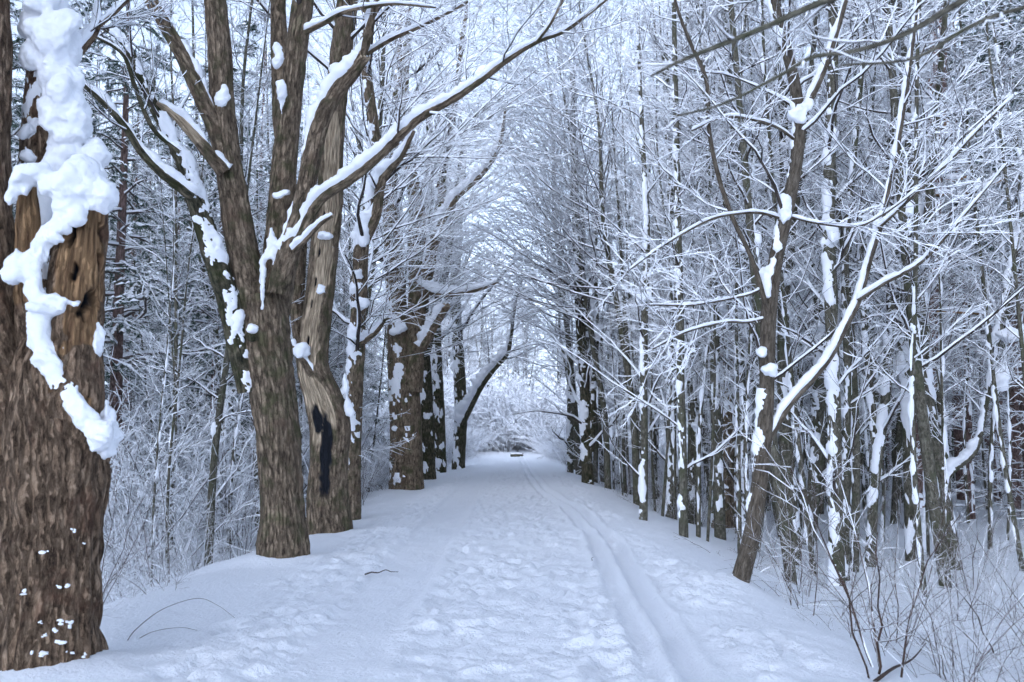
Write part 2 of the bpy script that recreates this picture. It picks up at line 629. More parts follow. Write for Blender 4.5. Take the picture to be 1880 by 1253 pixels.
M_GROUND = mat_snow('ground_snow', 22, 0.9, 0.03)
M_SNOW = mat_snow('lying_snow', 38, 0.5, 0.012)
M_SNOWF = mat_snow('twig_snow', 0, 0, 0)
M_BARK1 = mat_bark('old_maple_bark', ((0.034, 0.022, 0.015), (0.125, 0.084, 0.055), (0.25, 0.18, 0.125)), wood=((0.07, 0.036, 0.02), (0.36, 0.22, 0.115)), patch=(0.115, 0.062, 0.04))
M_BARK2 = mat_bark('maple_bark', ((0.035, 0.026, 0.019), (0.115, 0.086, 0.06), (0.215, 0.168, 0.12)), wood=((0.14, 0.10, 0.065), (0.50, 0.40, 0.285)), patch=(0.10, 0.068, 0.048), moss=(0.06, 0.062, 0.03), scale=20)
M_BARK3 = mat_bark('mossy_bark', ((0.015, 0.016, 0.01), (0.05, 0.046, 0.03), (0.12, 0.1, 0.07)), moss=(0.03, 0.035, 0.012), scale=20)
M_BARKY = mat_bark('young_bark', ((0.024, 0.022, 0.017), (0.06, 0.056, 0.043), (0.115, 0.107, 0.088)), moss=(0.045, 0.05, 0.028), zs=0.5, scale=26, bump=0.35)
M_BARKP = mat_bark('pine_bark', ((0.05, 0.034, 0.03), (0.13, 0.088, 0.078), (0.21, 0.15, 0.135)), zs=0.35, scale=22)
M_TWIG = mat_plain('twig_bark', (0.035, 0.028, 0.026), (0.08, 0.066, 0.059))
M_TWIGB = mat_plain('brown_stem', (0.045, 0.03, 0.025), (0.09, 0.058, 0.045))
M_DEAD = mat_plain('dead_twig', (0.08, 0.066, 0.06), (0.14, 0.115, 0.105))
M_NEEDLE = mat_plain('pine_needles', (0.045, 0.08, 0.062), (0.085, 0.13, 0.10), scale=1.5)
M_LEAF = mat_plain('dry_leaf', (0.12, 0.06, 0.03), (0.2, 0.1, 0.05))


# ------------------------------------------------------------------ object helpers
def empty(name, label, cat, loc=(0, 0, 0), group=None):
    o = bpy.data.objects.new(name, None)
    COL.objects.link(o)
    o.location = loc
    o.empty_display_size = 0.2
    o['label'] = label
    o['category'] = cat
    if group:
        o['group'] = group
    return o


def part(name, me, parent):
    o = bpy.data.objects.new(name, me)
    COL.objects.link(o)
    o.parent = parent
    if 'snow' in name or name in ('needles', 'crown', 'branches', 'stems'):
        o['kind'] = 'stuff'
    return o


def stuff(name, me, label, cat):
    o = bpy.data.objects.new(name, me)
    COL.objects.link(o)
    o['kind'] = 'stuff'
    o['label'] = label
    o['category'] = cat
    return o


# ------------------------------------------------------------------ ground
def ski_x(y):
    return np.interp(y, [0, 6.5, 10, 14, 17, 21.5, 26, 30, 41, 60, 90], [0.86, 0.93, 1.07, 1.2, 1.28, 1.2, 0.95, 0.75, 0.62, 0.6, 0.5])


MOUNDS = []          # (x, y, radius, height): snow drifted against trunks


def ground_z(X, Y, fine=False):
    X, Y = np.broadcast_arrays(np.asarray(X, float), np.asarray(Y, float))
    p = np.stack([X, Y, X * 0], -1)
    wob = (fbm(p * 0.22, 3, 2) - 0.5) * 0.9
    z = -0.62 * sstep(2.55, 5.2, X + wob) - 0.62 * sstep(3.35, 5.6, -X + wob)
    z = z - 0.10 * sstep(1.9, 3.2, np.abs(X))
    off = sstep(2.8, 5.0, np.abs(X))
    z = z + off * (fbm(p * 0.55, 5, 3) - 0.5) * 0.42 + (fbm(p * 1.3, 6, 2) - 0.5) * 0.05
    z = z + 0.5 * sstep(75, 100, Y) + 0.004 * np.maximum(Y - 90, 0) + 0.9 * sstep(9, 40, np.abs(X))
    if fine:
        near = sstep(95, 60, Y)
        edge = (fbm(p * 1.1, 21, 2) - 0.5) * 0.5
        tr = sstep(-1.0, -0.7, X + edge * 0.5) * sstep(1.2, 0.75, X + edge)
        tl = sstep(-2.75, -2.3, X + edge) * sstep(-1.5, -1.75, X + edge * 0.4)
        tr2 = sstep(1.45, 1.65, X + edge * 0.6) * sstep(2.45, 2.0, X + edge)
        q = p * np.array([5.6, 4.6, 1])
        w = (vn(p * 2.2, 44)[..., None] - 0.5) * 2.2
        foot = 1 - sstep(0.5, 0.68, vn(p * np.array([6.0, 4.3, 1]) + w * 0.8, 31)) - 0.6 * sstep(0.55, 0.7, vn(p * np.array([9.0, 7.0, 1]) - w, 35))
        foot2 = fbm(q * 2.4 + w, 33, 3)
        patchy = sstep(0.3, 0.62, fbm(p * 0.9, 37, 2))
        amp = tr * (0.45 + 0.55 * patchy) + tl * 0.95 * (0.4 + 0.6 * patchy) + tr2 * 0.9 * (0.2 + 0.8 * patchy)
        z = z + near * (amp * (0.055 * foot + 0.10 * (foot2 - 0.5)) - 0.045 * tr - 0.03 * tl)
        sm = sstep(-1.72, -1.6, X + edge * 0.15) * sstep(-0.86, -1.0, X + edge * 0.25)
        z = z - near * sm * (0.035 + 0.008 * (foot2 - 0.5))
        z = z + near * (fbm(p * 6.0, 39, 3) - 0.5) * 0.026
        for k in (0, 1):
            gx = ski_x(Y) + 0.26 * k + 0.02 * np.sin(Y * 0.9 + k) + (vn(p * np.array([0, 1.6, 0]) + k * 7, 51) - 0.5) * 0.05
            d = np.abs(X - gx)
            z = z - near * 0.075 * sstep(0.115, 0.035, d + (foot2 - 0.5) * 0.04) + near * 0.022 * sstep(0.24, 0.13, d) * sstep(0.07, 0.13, d)
    for mx, my, mr, mh in MOUNDS:
        z = z + mh * np.exp(-((X - mx) ** 2 + (Y - my) ** 2) / (mr * mr))
    return z


def gz(x, y):
    return float(ground_z(np.array([x]), np.array([y]))[0])


def spot(px, py):
    """Ground point seen at a photograph pixel."""
    d = 2925.0 / max(py - 800.0, 10.0)
    for _ in range(12):
        p = PX(px, py, d)
        e = p[2] - gz(p[0], p[1])
        d *= 1 + 0.7 * e / max(1.6 - gz(p[0], p[1]), 0.3)
    return PX(px, py, d), d


def build_ground():
    g = Geo()
    xs = np.concatenate([-np.geomspace(260, 3.6, 60), np.arange(-3.5, 3.4, 0.036), np.geomspace(3.45, 260, 60)])
    ys = np.concatenate([np.linspace(-30, 4.0, 16), np.exp(np.arange(math.log(4.2), math.log(95), 0.0054)), np.geomspace(97, 700, 30)])
    X, Y = np.meshgrid(xs, ys)
    Zs = ground_z(X, Y, True)
    V = np.stack([X, Y, Zs], -1)
    n, k = X.shape
    g.add(V, [strip_faces(1, n, k, False)])
    o = bpy.data.objects.new('snowy_ground', g.mesh('snowy_ground', M_GROUND))
    COL.objects.link(o)
    o['kind'] = 'structure'
    o['label'] = 'snow-covered ground with trodden trail and twin ski tracks'
    o['category'] = 'ground'


# ------------------------------------------------------------------ hero trees, traced limb by limb
def line(pts, d, dd=0.0):
    """Limb rows from (px, py, width in px[, depth offset])."""
    out = []
    for i, q in enumerate(pts):
        dep = d + (q[3] if len(q) > 3 else dd * i / max(len(pts) - 1, 1))
        p = PX(q[0], q[1], dep)
        out.append([*p, q[2] * 0.5 * dep / F])
    return out


def as_poly(c, n):
    idx = np.linspace(0, len(c) - 1, n).astype(int)
    return c[idx][None, :, :3], c[idx][None, :, 3]


class Hero:
    def __init__(self, name, label, cat='tree', seed=1, bark=None):
        self.name, self.label, self.cat = name, label, cat
        self.rng = np.random.default_rng(seed)
        self.seed = seed
        self.trunk, self.crown, self.snow, self.fine = Geo(), Geo(), Geo(), Geo()
        self.heap, self.voxel = Geo(), 0.012
        self.bark = bark or M_BARK2
        self.base = None
        self.more = []

    def limb(self, pts, d, dd=0.0, step=0.05, k=28, rough=0.012, freq=14, snow=1.0, plast=None, sprays=0, slen=-1.6, t0=0.25, pull=None, into=None, hmax=0.075, wind=1.0, cap=False, mark=None, lumpy=0.05, thr=0.0, up=0.1, sub=(6, 4)):
        c = limb(into or self.trunk, line(pts, d, dd), step, k, rough, self.seed + len(self.trunk.v), freq, cap=cap, mark=mark, lump=lumpy)
        if self.base is None:
            self.base = c[0, :3].copy()
        if snow:
            heap_snow(self.snow, c, self.seed + len(self.snow.v), snow, hmax=hmax, wind=wind, thr=thr)
        if plast:
            plaster(self.snow, c, self.seed + 50 + len(self.snow.v), **plast)
        if sprays:
            self.spray(c, sprays, slen, t0, pull, up=up, sub=sub)
        return c

    def spray(self, c, n, slen=-1.6, t0=0.25, pull=None, ang=50, t1=1.0, up=0.1, sub=(6, 4)):
        P, R = as_poly(c, 14)
        rng = self.rng
        P1, R1 = spawn(rng, P, R, n, t0, t1, slen * 1.2, ang, 10, 0.3, 0.004, around=True, up=up, wig=0.10, pull=pull, decay=0.25)
        P2, R2 = spawn(rng, P1, R1, sub[0], 0.12, 1.0, 0.55, 36, 6, 0.5, 0.003, flat=0.5, up=0.05, wig=0.09)
        P3, R3 = spawn(rng, P2, R2, sub[1], 0.12, 1.0, 0.55, 34, 5, 0.6, 0.002, flat=0.6, up=0.03, wig=0.08)
        for P_, R_, k in ((P1, R1, 5), (P2, R2, 3), (P3, R3, 3)):
            sweep(self.crown, P_, R_, k)
        snow_on(self.fine, rng, P1, R1, 'limb', 0.85)
        snow_on(self.fine, rng, P2, R2, amt=0.75)
        snow_on(self.fine, rng, P3, R3, amt=0.65)

    def lump(self, px, py, d, r, seed=0, rough=0.35):
        self.voxel = min(max(0.0020 * d, 0.015), 0.05)
        clump(self.heap, PX(px, py, d), r, self.seed + seed + int(px))

    def finish(self):
        loc = self.base
        e = empty(self.name, self.label, self.cat, loc)
        for g in (self.trunk, self.crown, self.snow, self.fine, self.heap):
            for v in g.v:
                v -= loc
        part('trunk', self.trunk.mesh('trunk', self.bark, attrs=True), e)
        if self.crown.n:
            part('crown', self.crown.mesh('crown', M_TWIG), e)
        if self.snow.n:
            part('snow_cap', self.snow.mesh('snow_cap', M_SNOW), e)
        if self.fine.n:
            part('twig_snow', self.fine.mesh('twig_snow', M_SNOWF, smooth=False), e)
        if self.heap.n:
            part('snow_heap', fused(self.heap, 'snow_heap', self.voxel), e)
        for nm, g, mt in self.more:
            for v in g.v:
                v -= loc
            part(nm, g.mesh(nm, mt, attrs=True), e)
        return e


def hero_left():
    # the broken old maple at the edge of the frame
    d = 7.2
    h = Hero('old_maple', 'massive broken old maple with snow heaped in its hollow beside the trail', seed=11, bark=M_BARK1)
    MOUNDS.append((PX(85, 1215, d)[0], d, 0.75, 0.12))
    MOUNDS.append((PX(120, 1215, d)[0], d - 0.05, 0.5, 0.07))
    c0 = h.limb([(84, 1300, 215), (84, 1210, 205), (88, 1110, 186), (95, 960, 186), (98, 840, 196), (92, 740, 170), (84, 640, 110), (84, 560, 40)], d, step=0.028, k=150, rough=0.07, freq=11, snow=0, lumpy=0.10)
    # near limb running up out of the frame
    h.limb([(60, 900, 150), (10, 740, 150), (-28, 600, 138), (-48, 420, 136), (-56, 250, 146), (-62, 60, 156), (-64, -160, 150), (-70, -420, 130)], d, 0.1, step=0.03, k=80, rough=0.026, freq=12, snow=0)

    def rot(t, a, bc):          # bark gone from the face of the stub, shade inside its holes painted black
        n = fbm(bc * 6, 5, 3)
        face = sstep(0.45, 0.6, t + (n - 0.5) * 0.9) * sstep(1.5, 0.9, np.abs(np.angle(np.exp(1j * (a - 4.1)))) + (n - 0.5))
        hole = sstep(0.62, 0.8, vn(bc * np.array([11, 11, 6]) + 0.8 * vn(bc * 9, 78)[..., None], 77) + 0.12 * (vn(bc * 34, 79) - 0.5)) * face
        return face + 0.9j * hole, -0.025 * face - 0.09 * hole + 0.02 * (n - 0.5) * face

    c = h.limb([(100, 930, 70), (112, 850, 118), (126, 750, 128), (132, 640, 112), (140, 530, 104), (150, 440, 92), (158, 378, 84)], d - 0.06, step=0.016, k=120, rough=0.03, freq=11, snow=0, cap=True, mark=rot)

    def rot2(t, a, bc):
        return sstep(0.2, 0.3, t + 0 * a), -0.012 + 0 * a
    h.limb([(62, 640, 70), (52, 520, 62), (50, 420, 56), (50, 322, 44)], d - 0.05, step=0.025, k=48, rough=0.03, freq=11, snow=0, cap=True, mark=rot2)
    # leaning limb buried in snow behind the stubs
    c = h.limb([(100, 660, 95), (96, 520, 84), (78, 400, 72), (70, 300, 66), (76, 180, 64), (82, 60, 62), (70, -80, 60), (40, -320, 52)], d + 0.45, step=0.03, k=44, rough=0.02, freq=13, snow=0)
    for i, (x, y, w) in enumerate([(150, 330, 70), (128, 285, 84), (122, 240, 92), (112, 195, 94), (106, 150, 96), (98, 105, 96), (92, 60, 92), (84, 15, 92), (76, -35, 90), (66, -90, 84), (60, -150, 76), (60, 345, 40), (58, 290, 34), (52, 240, 30)]):
        q = PX(x, y, d + 0.28)
        rr = w * 0.5 * (d + 0.28) / F
        clump(h.heap, q, (rr, rr * 0.8, rr * 1.1), 40 + i, 6)
    plaster(h.snow, c, 6, thick=0.06, thr=0.9, k=64, vec=(0.4, -0.85, 0.25), freq=5.0, grow=0.6)
    # deep snow in the crotch, winding down the front of the trunk
    band = [(150, 345, 62), (118, 392, 60), (80, 440, 62), (62, 500, 66), (68, 560, 66), (74, 615, 62), (92, 665, 58), (122, 715, 58), (152, 760, 58), (176, 800, 52), (186, 826, 34)]
    b = np.array(line(band, d - 0.25))
    b[:, 3] *= 0.66
    # the band lies on the face of the trunk
    c = catmull(b, 0.02)
    P, R = c[:, :3], c[:, 3]
    T = tangents(P[None])[0]
    S = unit(np.cross(T, np.array([0.0, 1.0, 0.0])))
    U = np.cross(S, T)
    a = np.arange(44) / 44 * 2 * np.pi
    dirs = np.cos(a)[None, :, None] * S[:, None] + np.sin(a)[None, :, None] * U[:, None]
    base = P[:, None] + R[:, None, None] * dirs
    rad = R[:, None] * (0.55 + 0.85 * fbm(base * 4.0, 8, 2)) + 0.07 * (fbm(base * 12, 9, 2) - 0.5) + 0.022 * (fbm(base * 40, 10, 2) - 0.5)
    dirs = dirs * np.array([1, 0.75, 1])
    V = np.concatenate([(P[:, None] + rad[..., None] * dirs).reshape(-1, 3), P[:1], P[-1:]])
    n44, la = np.arange(44), (len(P) - 1) * 44
    h.heap.add(V, [strip_faces(1, len(P), 44, True), np.stack([(n44 + 1) % 44, n44, np.full(44, la + 44)], -1), np.stack([la + n44, la + (n44 + 1) % 44, np.full(44, la + 45)], -1)])
    for x, y, r in ((152, 338, (0.20, 0.17, 0.17)), (172, 345, (0.13, 0.14, 0.12)), (128, 330, (0.13, 0.14, 0.15)), (50, 318, (0.12, 0.11, 0.09)), (84, 560, (0.1, 0.09, 0.08)), (98, 548, (0.1, 0.07, 0.06)), (140, 556, (0.05, 0.04, 0.03)),
                    (190, 815, (0.09, 0.1, 0.12)), (196, 770, (0.05, 0.06, 0.1)), (182, 620, (0.05, 0.06, 0.16)), (30, 350, (0.06, 0.06, 0.1))):
        h.lump(x, y, d - 0.25 + (0.18 if x in (190, 196, 182) else 0), r, rough=0.24)
    for i in range(16):
        q = b[h.rng.integers(0, len(b))]
        w = 0.05 + 0.06 * h.rng.random()
        lump(h.heap, q[:3] + h.rng.normal(0, 1, 3) * np.array([0.075, 0.03, 0.06]), (w, w * 0.8, w * (0.6 + 0.6 * h.rng.random())), 300 + i, rough=0.22)
    rng = h.rng
    for i in range(22):           # crumbs of snow caught in the bark
        y = 910 + 310 * rng.random() ** 0.6
        x = 10 + 155 * rng.random()
        q = 0.385 * math.sqrt(max(1 - ((x - 92) / 98.0) ** 2, 0.0))
        p = PX(x, y, d - q + 0.012)
        for _ in range(2 + int(4 * rng.random() ** 2)):
            w = 0.007 + 0.014 * rng.random() ** 2
            lump(h.snow, p + rng.normal(0, 1, 3) * np.array([0.014, 0.003, 0.010]), (w * (0.7 + rng.random()), w * 0.7, w * (0.5 + 0.6 * rng.random())), 500 + i, 14, 9, rough=0.6)
    for pts in ([(84, 110, 16), (110, 92, 15), (150, 70, 12), (190, 40, 10), (225, 10, 8), (260, -30, 6)], [(118, 118, 20), (150, 92, 15), (178, 50, 14), (180, -10, 10), (176, -70, 8)]):
        h.limb(pts, d + 0.5, 0.6, step=0.04, k=12, rough=0.004, snow=1.3, sprays=5, slen=-0.9)
    h.finish()


def hero_second():
    d = 13.6
    h = Hero('forked_maple', 'big forked maple with a long snow-topped limb arching over the trail', seed=23, bark=M_BARK2)
    MOUNDS.append((PX(518, 1015, d)[0], d, 0.6, 0.08))
    MOUNDS.append((PX(500, 1015, d)[0], d - 0.1, 0.42, 0.07))
    h.limb([(521, 1075, 108), (520, 1015, 98), (517, 940, 83), (512, 830, 82), (503, 740, 84), (492, 660, 92), (484, 600, 96), (478, 545, 84)], d, step=0.035, k=84, rough=0.04, freq=13, snow=0, lumpy=0.08)
    # left-middle stem
    ca = h.limb([(488, 660, 60), (470, 590, 66), (449, 480, 60), (432, 380, 56), (418, 290, 50), (408, 190, 47), (402, 80, 45), (392, -40, 42), (380, -260, 36), (385, -520, 22)], d, -0.3, step=0.035, k=52, rough=0.02, freq=14, snow=0, sprays=7, t0=0.55, slen=-2.0)
    h.limb([(420, 330, 34), (398, 245, 32), (372, 185, 31), (338, 110, 29), (300, 40, 27), (268, -20, 25), (220, -150, 20), (180, -330, 12)], d - 0.15, -0.6, step=0.04, k=32, rough=0.014, snow=1.5, hmax=0.16, sprays=7, t0=0.5, slen=-1.8, wind=0.4)
    # dead stub with bare wood

    def bare(t, a, bc):
        return sstep(0.3, 0.45, t + 0.25 * (vn(bc * 5, 3) - 0.5) + 0 * a), 0 * a + 0 * t
    h.limb([(412, 318, 30), (388, 288, 26), (358, 250, 22), (322, 212, 19), (288, 190, 13)], d - 0.35, -0.3, step=0.03, k=24, rough=0.02, snow=1.3, hmax=0.11, cap=True, mark=bare)
    # right-hand stem
    h.limb([(498, 600, 60), (508, 520, 64), (514, 440, 58), (520, 330, 50), (530, 220, 46), (543, 100, 43), (556, 0, 42), (570, -180, 36), (575, -460, 22)], d + 0.1, 0.3, step=0.035, k=52, rough=0.02, freq=14, snow=0, sprays=8, t0=0.5, slen=-2.2)
    h.limb([(524, 300, 30), (516, 220, 33), (513, 120, 32), (511, 20, 31), (505, -140, 26), (500, -380, 16)], d + 0.5, 0.5, step=0.04, k=32, rough=0.015, snow=0, sprays=6, t0=0.4, slen=-2.0)
    # steep limb ending in a broken, snow-heaped knuckle
    h.limb([(512, 540, 44), (528, 470, 44), (552, 390, 38), (570, 300, 37), (588, 225, 36), (612, 175, 32), (645, 135, 30), (668, 103, 26)], d - 0.25, -0.3, step=0.03, k=36, rough=0.016, snow=1.2, hmax=0.09, cap=True, thr=0.16)
    h.limb([(655, 125, 14), (672, 80, 18), (684, 30, 16), (700, -30, 14), (720, -120, 10)], d - 0.5, -0.3, step=0.03, k=20, rough=0.008, snow=1.0, sprays=5, slen=-1.5)
    # the long arching limb
    cl = h.limb([(528, 470, 30), (556, 428, 24), (575, 385, 21), (598, 358, 20), (640, 332, 20), (690, 292, 19), (735, 248, 18), (775, 214, 17), (830, 183, 15), (880, 150, 13), (935, 108, 11), (985, 78, 9), (1040, 55, 8), (1120, -5, 6)], d - 0.3, -1.2, step=0.03, k=24, rough=0.01, snow=1.55, hmax=0.11, sprays=9, t0=0.35, slen=-1.1)
    h.limb([(985, 78, 7), (1010, 45, 6), (1030, 5, 6), (1055, -50, 4)], d - 1.4, -0.3, step=0.03, k=12, rough=0.003, snow=1.6, sprays=3, slen=-0.8)
    h.limb([(540, 462, 12), (562, 440, 10), (588, 412, 9), (612, 396, 6)], d - 0.5, -0.3, step=0.02, k=12, rough=0.004, snow=1.8, hmax=0.09, cap=True)
    for pts in ([(660, 108, 9), (720, 72, 8), (770, 50, 7), (830, 20, 6), (880, -10, 4)], [(560, 60, 12), (600, 40, 10), (640, 20, 8), (720, 8, 6), (800, 14, 4)]):
        h.limb(pts, d - 0.3, -0.8, step=0.04, k=10, rough=0.002, snow=1.6, sprays=6, slen=-0.9)
    for x, y, r in ((500, 440, (0.07, 0.08, 0.22)), (482, 520, (0.05, 0.06, 0.35)), (650, 110, (0.22, 0.12, 0.10)), (620, 140, (0.15, 0.12, 0.12)), (523, 350, (0.09, 0.08, 0.06)), (511, 358, (0.1, 0.08, 0.06)), (522, 178, (0.09, 0.09, 0.25)), (515, 105, (0.1, 0.1, 0.18)),
                    (408, 175, (0.12, 0.1, 0.2)), (465, 604, (0.08, 0.08, 0.06)), (435, 590, (0.09, 0.08, 0.15)), (572, 395, (0.05, 0.06, 0.2)), (505, 470, (0.06, 0.07, 0.14)), (592, 190, (0.11, 0.1, 0.12))):
        h.lump(x, y, d - 0.33, np.array(r) * 0.9, rough=0.3)
    for x, y in ((463, 620),):
        g = Geo()
        lump(g, PX(x, y + 2, d - 0.37), (0.07, 0.05, 0.06), 3, rough=0.15)
        lump(g, PX(x, y + 2, d - 0.41), (0.03, 0.02, 0.028), 4, rough=0.1)
        h.more.append(('branch_knot', g, M_BARK3))
    # mossy limb to the left: a part of its own
    gm = Geo()
    cm = h.limb([(455, 720, 36), (440, 640, 46), (424, 565, 46), (402, 500, 43), (380, 430, 41), (356, 355, 36), (338, 300, 32), (312, 250, 25), (282, 195, 21), (258, 140, 18), (236, 90, 15), (205, 60, 12), (165, 40, 8)], d - 0.1, -0.8, step=0.03, k=36, rough=0.02, freq=18, snow=1.25, hmax=0.10, into=gm, sprays=5, t0=0.6, slen=-1.2, plast=dict(thick=0.05, thr=0.75, k=48, vec=(0.8, -0.5, 0.2), freq=4.5))
    h.limb([(352, 362, 20), (330, 345, 18), (290, 312, 17), (258, 278, 15), (228, 232, 13), (190, 190, 12), (155, 158, 9), (118, 128, 6)], d - 0.7, -0.8, step=0.03, k=18, rough=0.008, snow=2.0, hmax=0.11, into=gm, sprays=4, slen=-0.8)
    h.limb([(330, 280, 9), (280, 235, 9), (248, 160, 9), (225, 100, 7), (170, 65, 6), (120, 40, 4)], d - 1.0, -0.6, step=0.03, k=12, rough=0.003, snow=0.9, into=gm, sprays=4, slen=-0.8)
    h.more.append(('mossy_limb', gm, M_BARK3))
    h.finish()


def hero_third():
    d = 17.6
    h = Hero('hollow_tree', 'dying hollow trunk with a bare tan wood strip and a charred black patch', seed=37, bark=M_BARK2)
    MOUNDS.append((PX(605, 968, d)[0], d, 0.55, 0.08))
    ends = [0.0]

    def decay(t, a, bc):
        n = fbm(bc * np.array([5, 5, 2]), 6, 3) - 0.5
        n2 = fbm(bc * np.array([13, 13, 5]), 16, 3) - 0.5
        off = np.abs(np.angle(np.exp(1j * (a - (4.75 + 0.35 * np.sin(t * 9))))))
        face = sstep(0.85, 0.65, off + n * 0.9) * sstep(0.13, 0.17, t + n * 0.04) * sstep(0.62, 0.55, t + n * 0.1)
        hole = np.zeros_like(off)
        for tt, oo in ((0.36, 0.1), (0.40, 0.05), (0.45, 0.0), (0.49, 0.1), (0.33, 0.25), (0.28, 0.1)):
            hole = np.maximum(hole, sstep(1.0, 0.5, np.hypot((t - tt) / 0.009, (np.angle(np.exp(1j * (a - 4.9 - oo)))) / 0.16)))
        char = sstep(1.15, 0.5, np.hypot((t - 0.125) / 0.062, (np.angle(np.exp(1j * (a - 4.72)))) / 0.36) ** 1.5 + n2 * 1.1)
        char = np.maximum(char, sstep(1.15, 0.5, np.hypot((t - 0.175) / 0.026, (np.angle(np.exp(1j * (a - 5.2)))) / 0.36) ** 1.5 + n2 * 0.9))
        mk = face + 1j * np.maximum(char * 0.95, hole)  # real charring, plus the darkness inside the holes put into the colour
        return mk, -0.035 * face - 0.05 * hole - 0.0 * char
    h.limb([(608, 1010, 86), (606, 965, 82), (602, 900, 74), (604, 835, 72), (606, 780, 76), (592, 730, 70), (574, 675, 60), (578, 610, 56), (588, 530, 54), (596, 450, 52), (604, 380, 50), (608, 300, 46), (614, 210, 44), (624, 120, 42), (634, 30, 42), (645, -90, 36), (650, -300, 26)], d, step=0.035, k=88, rough=0.022, freq=14, snow=0, mark=decay, lumpy=0.08, sprays=9, t0=0.62, slen=-2.4)
    h.limb([(560, 690, 26), (553, 640, 26), (545, 560, 28), (550, 470, 26), (560, 360, 20)], d + 0.45, step=0.05, k=24, rough=0.014, snow=1)
    h.limb([(575, 690, 18), (552, 655, 15), (528, 628, 10)], d - 0.2, step=0.03, k=14, rough=0.006, snow=1.8, cap=True)
    for x, y, r in ((548, 648, (0.16, 0.1, 0.12)), (634, 720, (0.07, 0.08, 0.3)), (640, 750, (0.07, 0.08, 0.2)), (590, 533, (0.10, 0.06, 0.08)), (594, 432, (0.13, 0.08, 0.08)), (607, 925, (0.05, 0.04, 0.06))):
        h.lump(x, y, d - (0.28 if x < 620 else 0.1), r)
    h.finish()
    d = 20.5
    h = Hero('slim_maple', 'slimmer snow-clumped trunk close behind the hollow charred tree', seed=41, bark=M_BARK2)
    h.limb([(642, 985, 44), (642, 930, 42), (645, 850, 36), (650, 740, 32), (656, 620, 31), (660, 520, 30), (664, 450, 29), (678, 390, 26), (690, 310, 24), (684, 220, 22), (672, 120, 20), (670, -20, 17), (676, -240, 10)], d, step=0.05, k=28, rough=0.016, snow=0, sprays=14, t0=0.2, slen=-2.0, plast=dict(thick=0.07, thr=0.72, k=24, freq=3))
    h.limb([(664, 450, 24), (690, 395, 20), (702, 330, 18), (735, 290, 12), (760, 240, 8)], d, -0.6, step=0.04, k=16, rough=0.006, snow=1.8, hmax=0.1, sprays=4, slen=-1.2)
    h.limb([(650, 640, 14), (690, 610, 10), (708, 585, 6)], d - 0.1, -0.5, step=0.04, k=12, rough=0.004, snow=2, hmax=0.1, sprays=3, slen=-0.9)
    for x, y, r in ((660, 565, (0.2, 0.15, 0.15)), (655, 625, (0.22, 0.15, 0.12)), (668, 435, (0.14, 0.13, 0.3)), (655, 505, (0.14, 0.12, 0.14))):
        h.lump(x, y, d - 0.18, r, rough=0.5)
    h.finish()


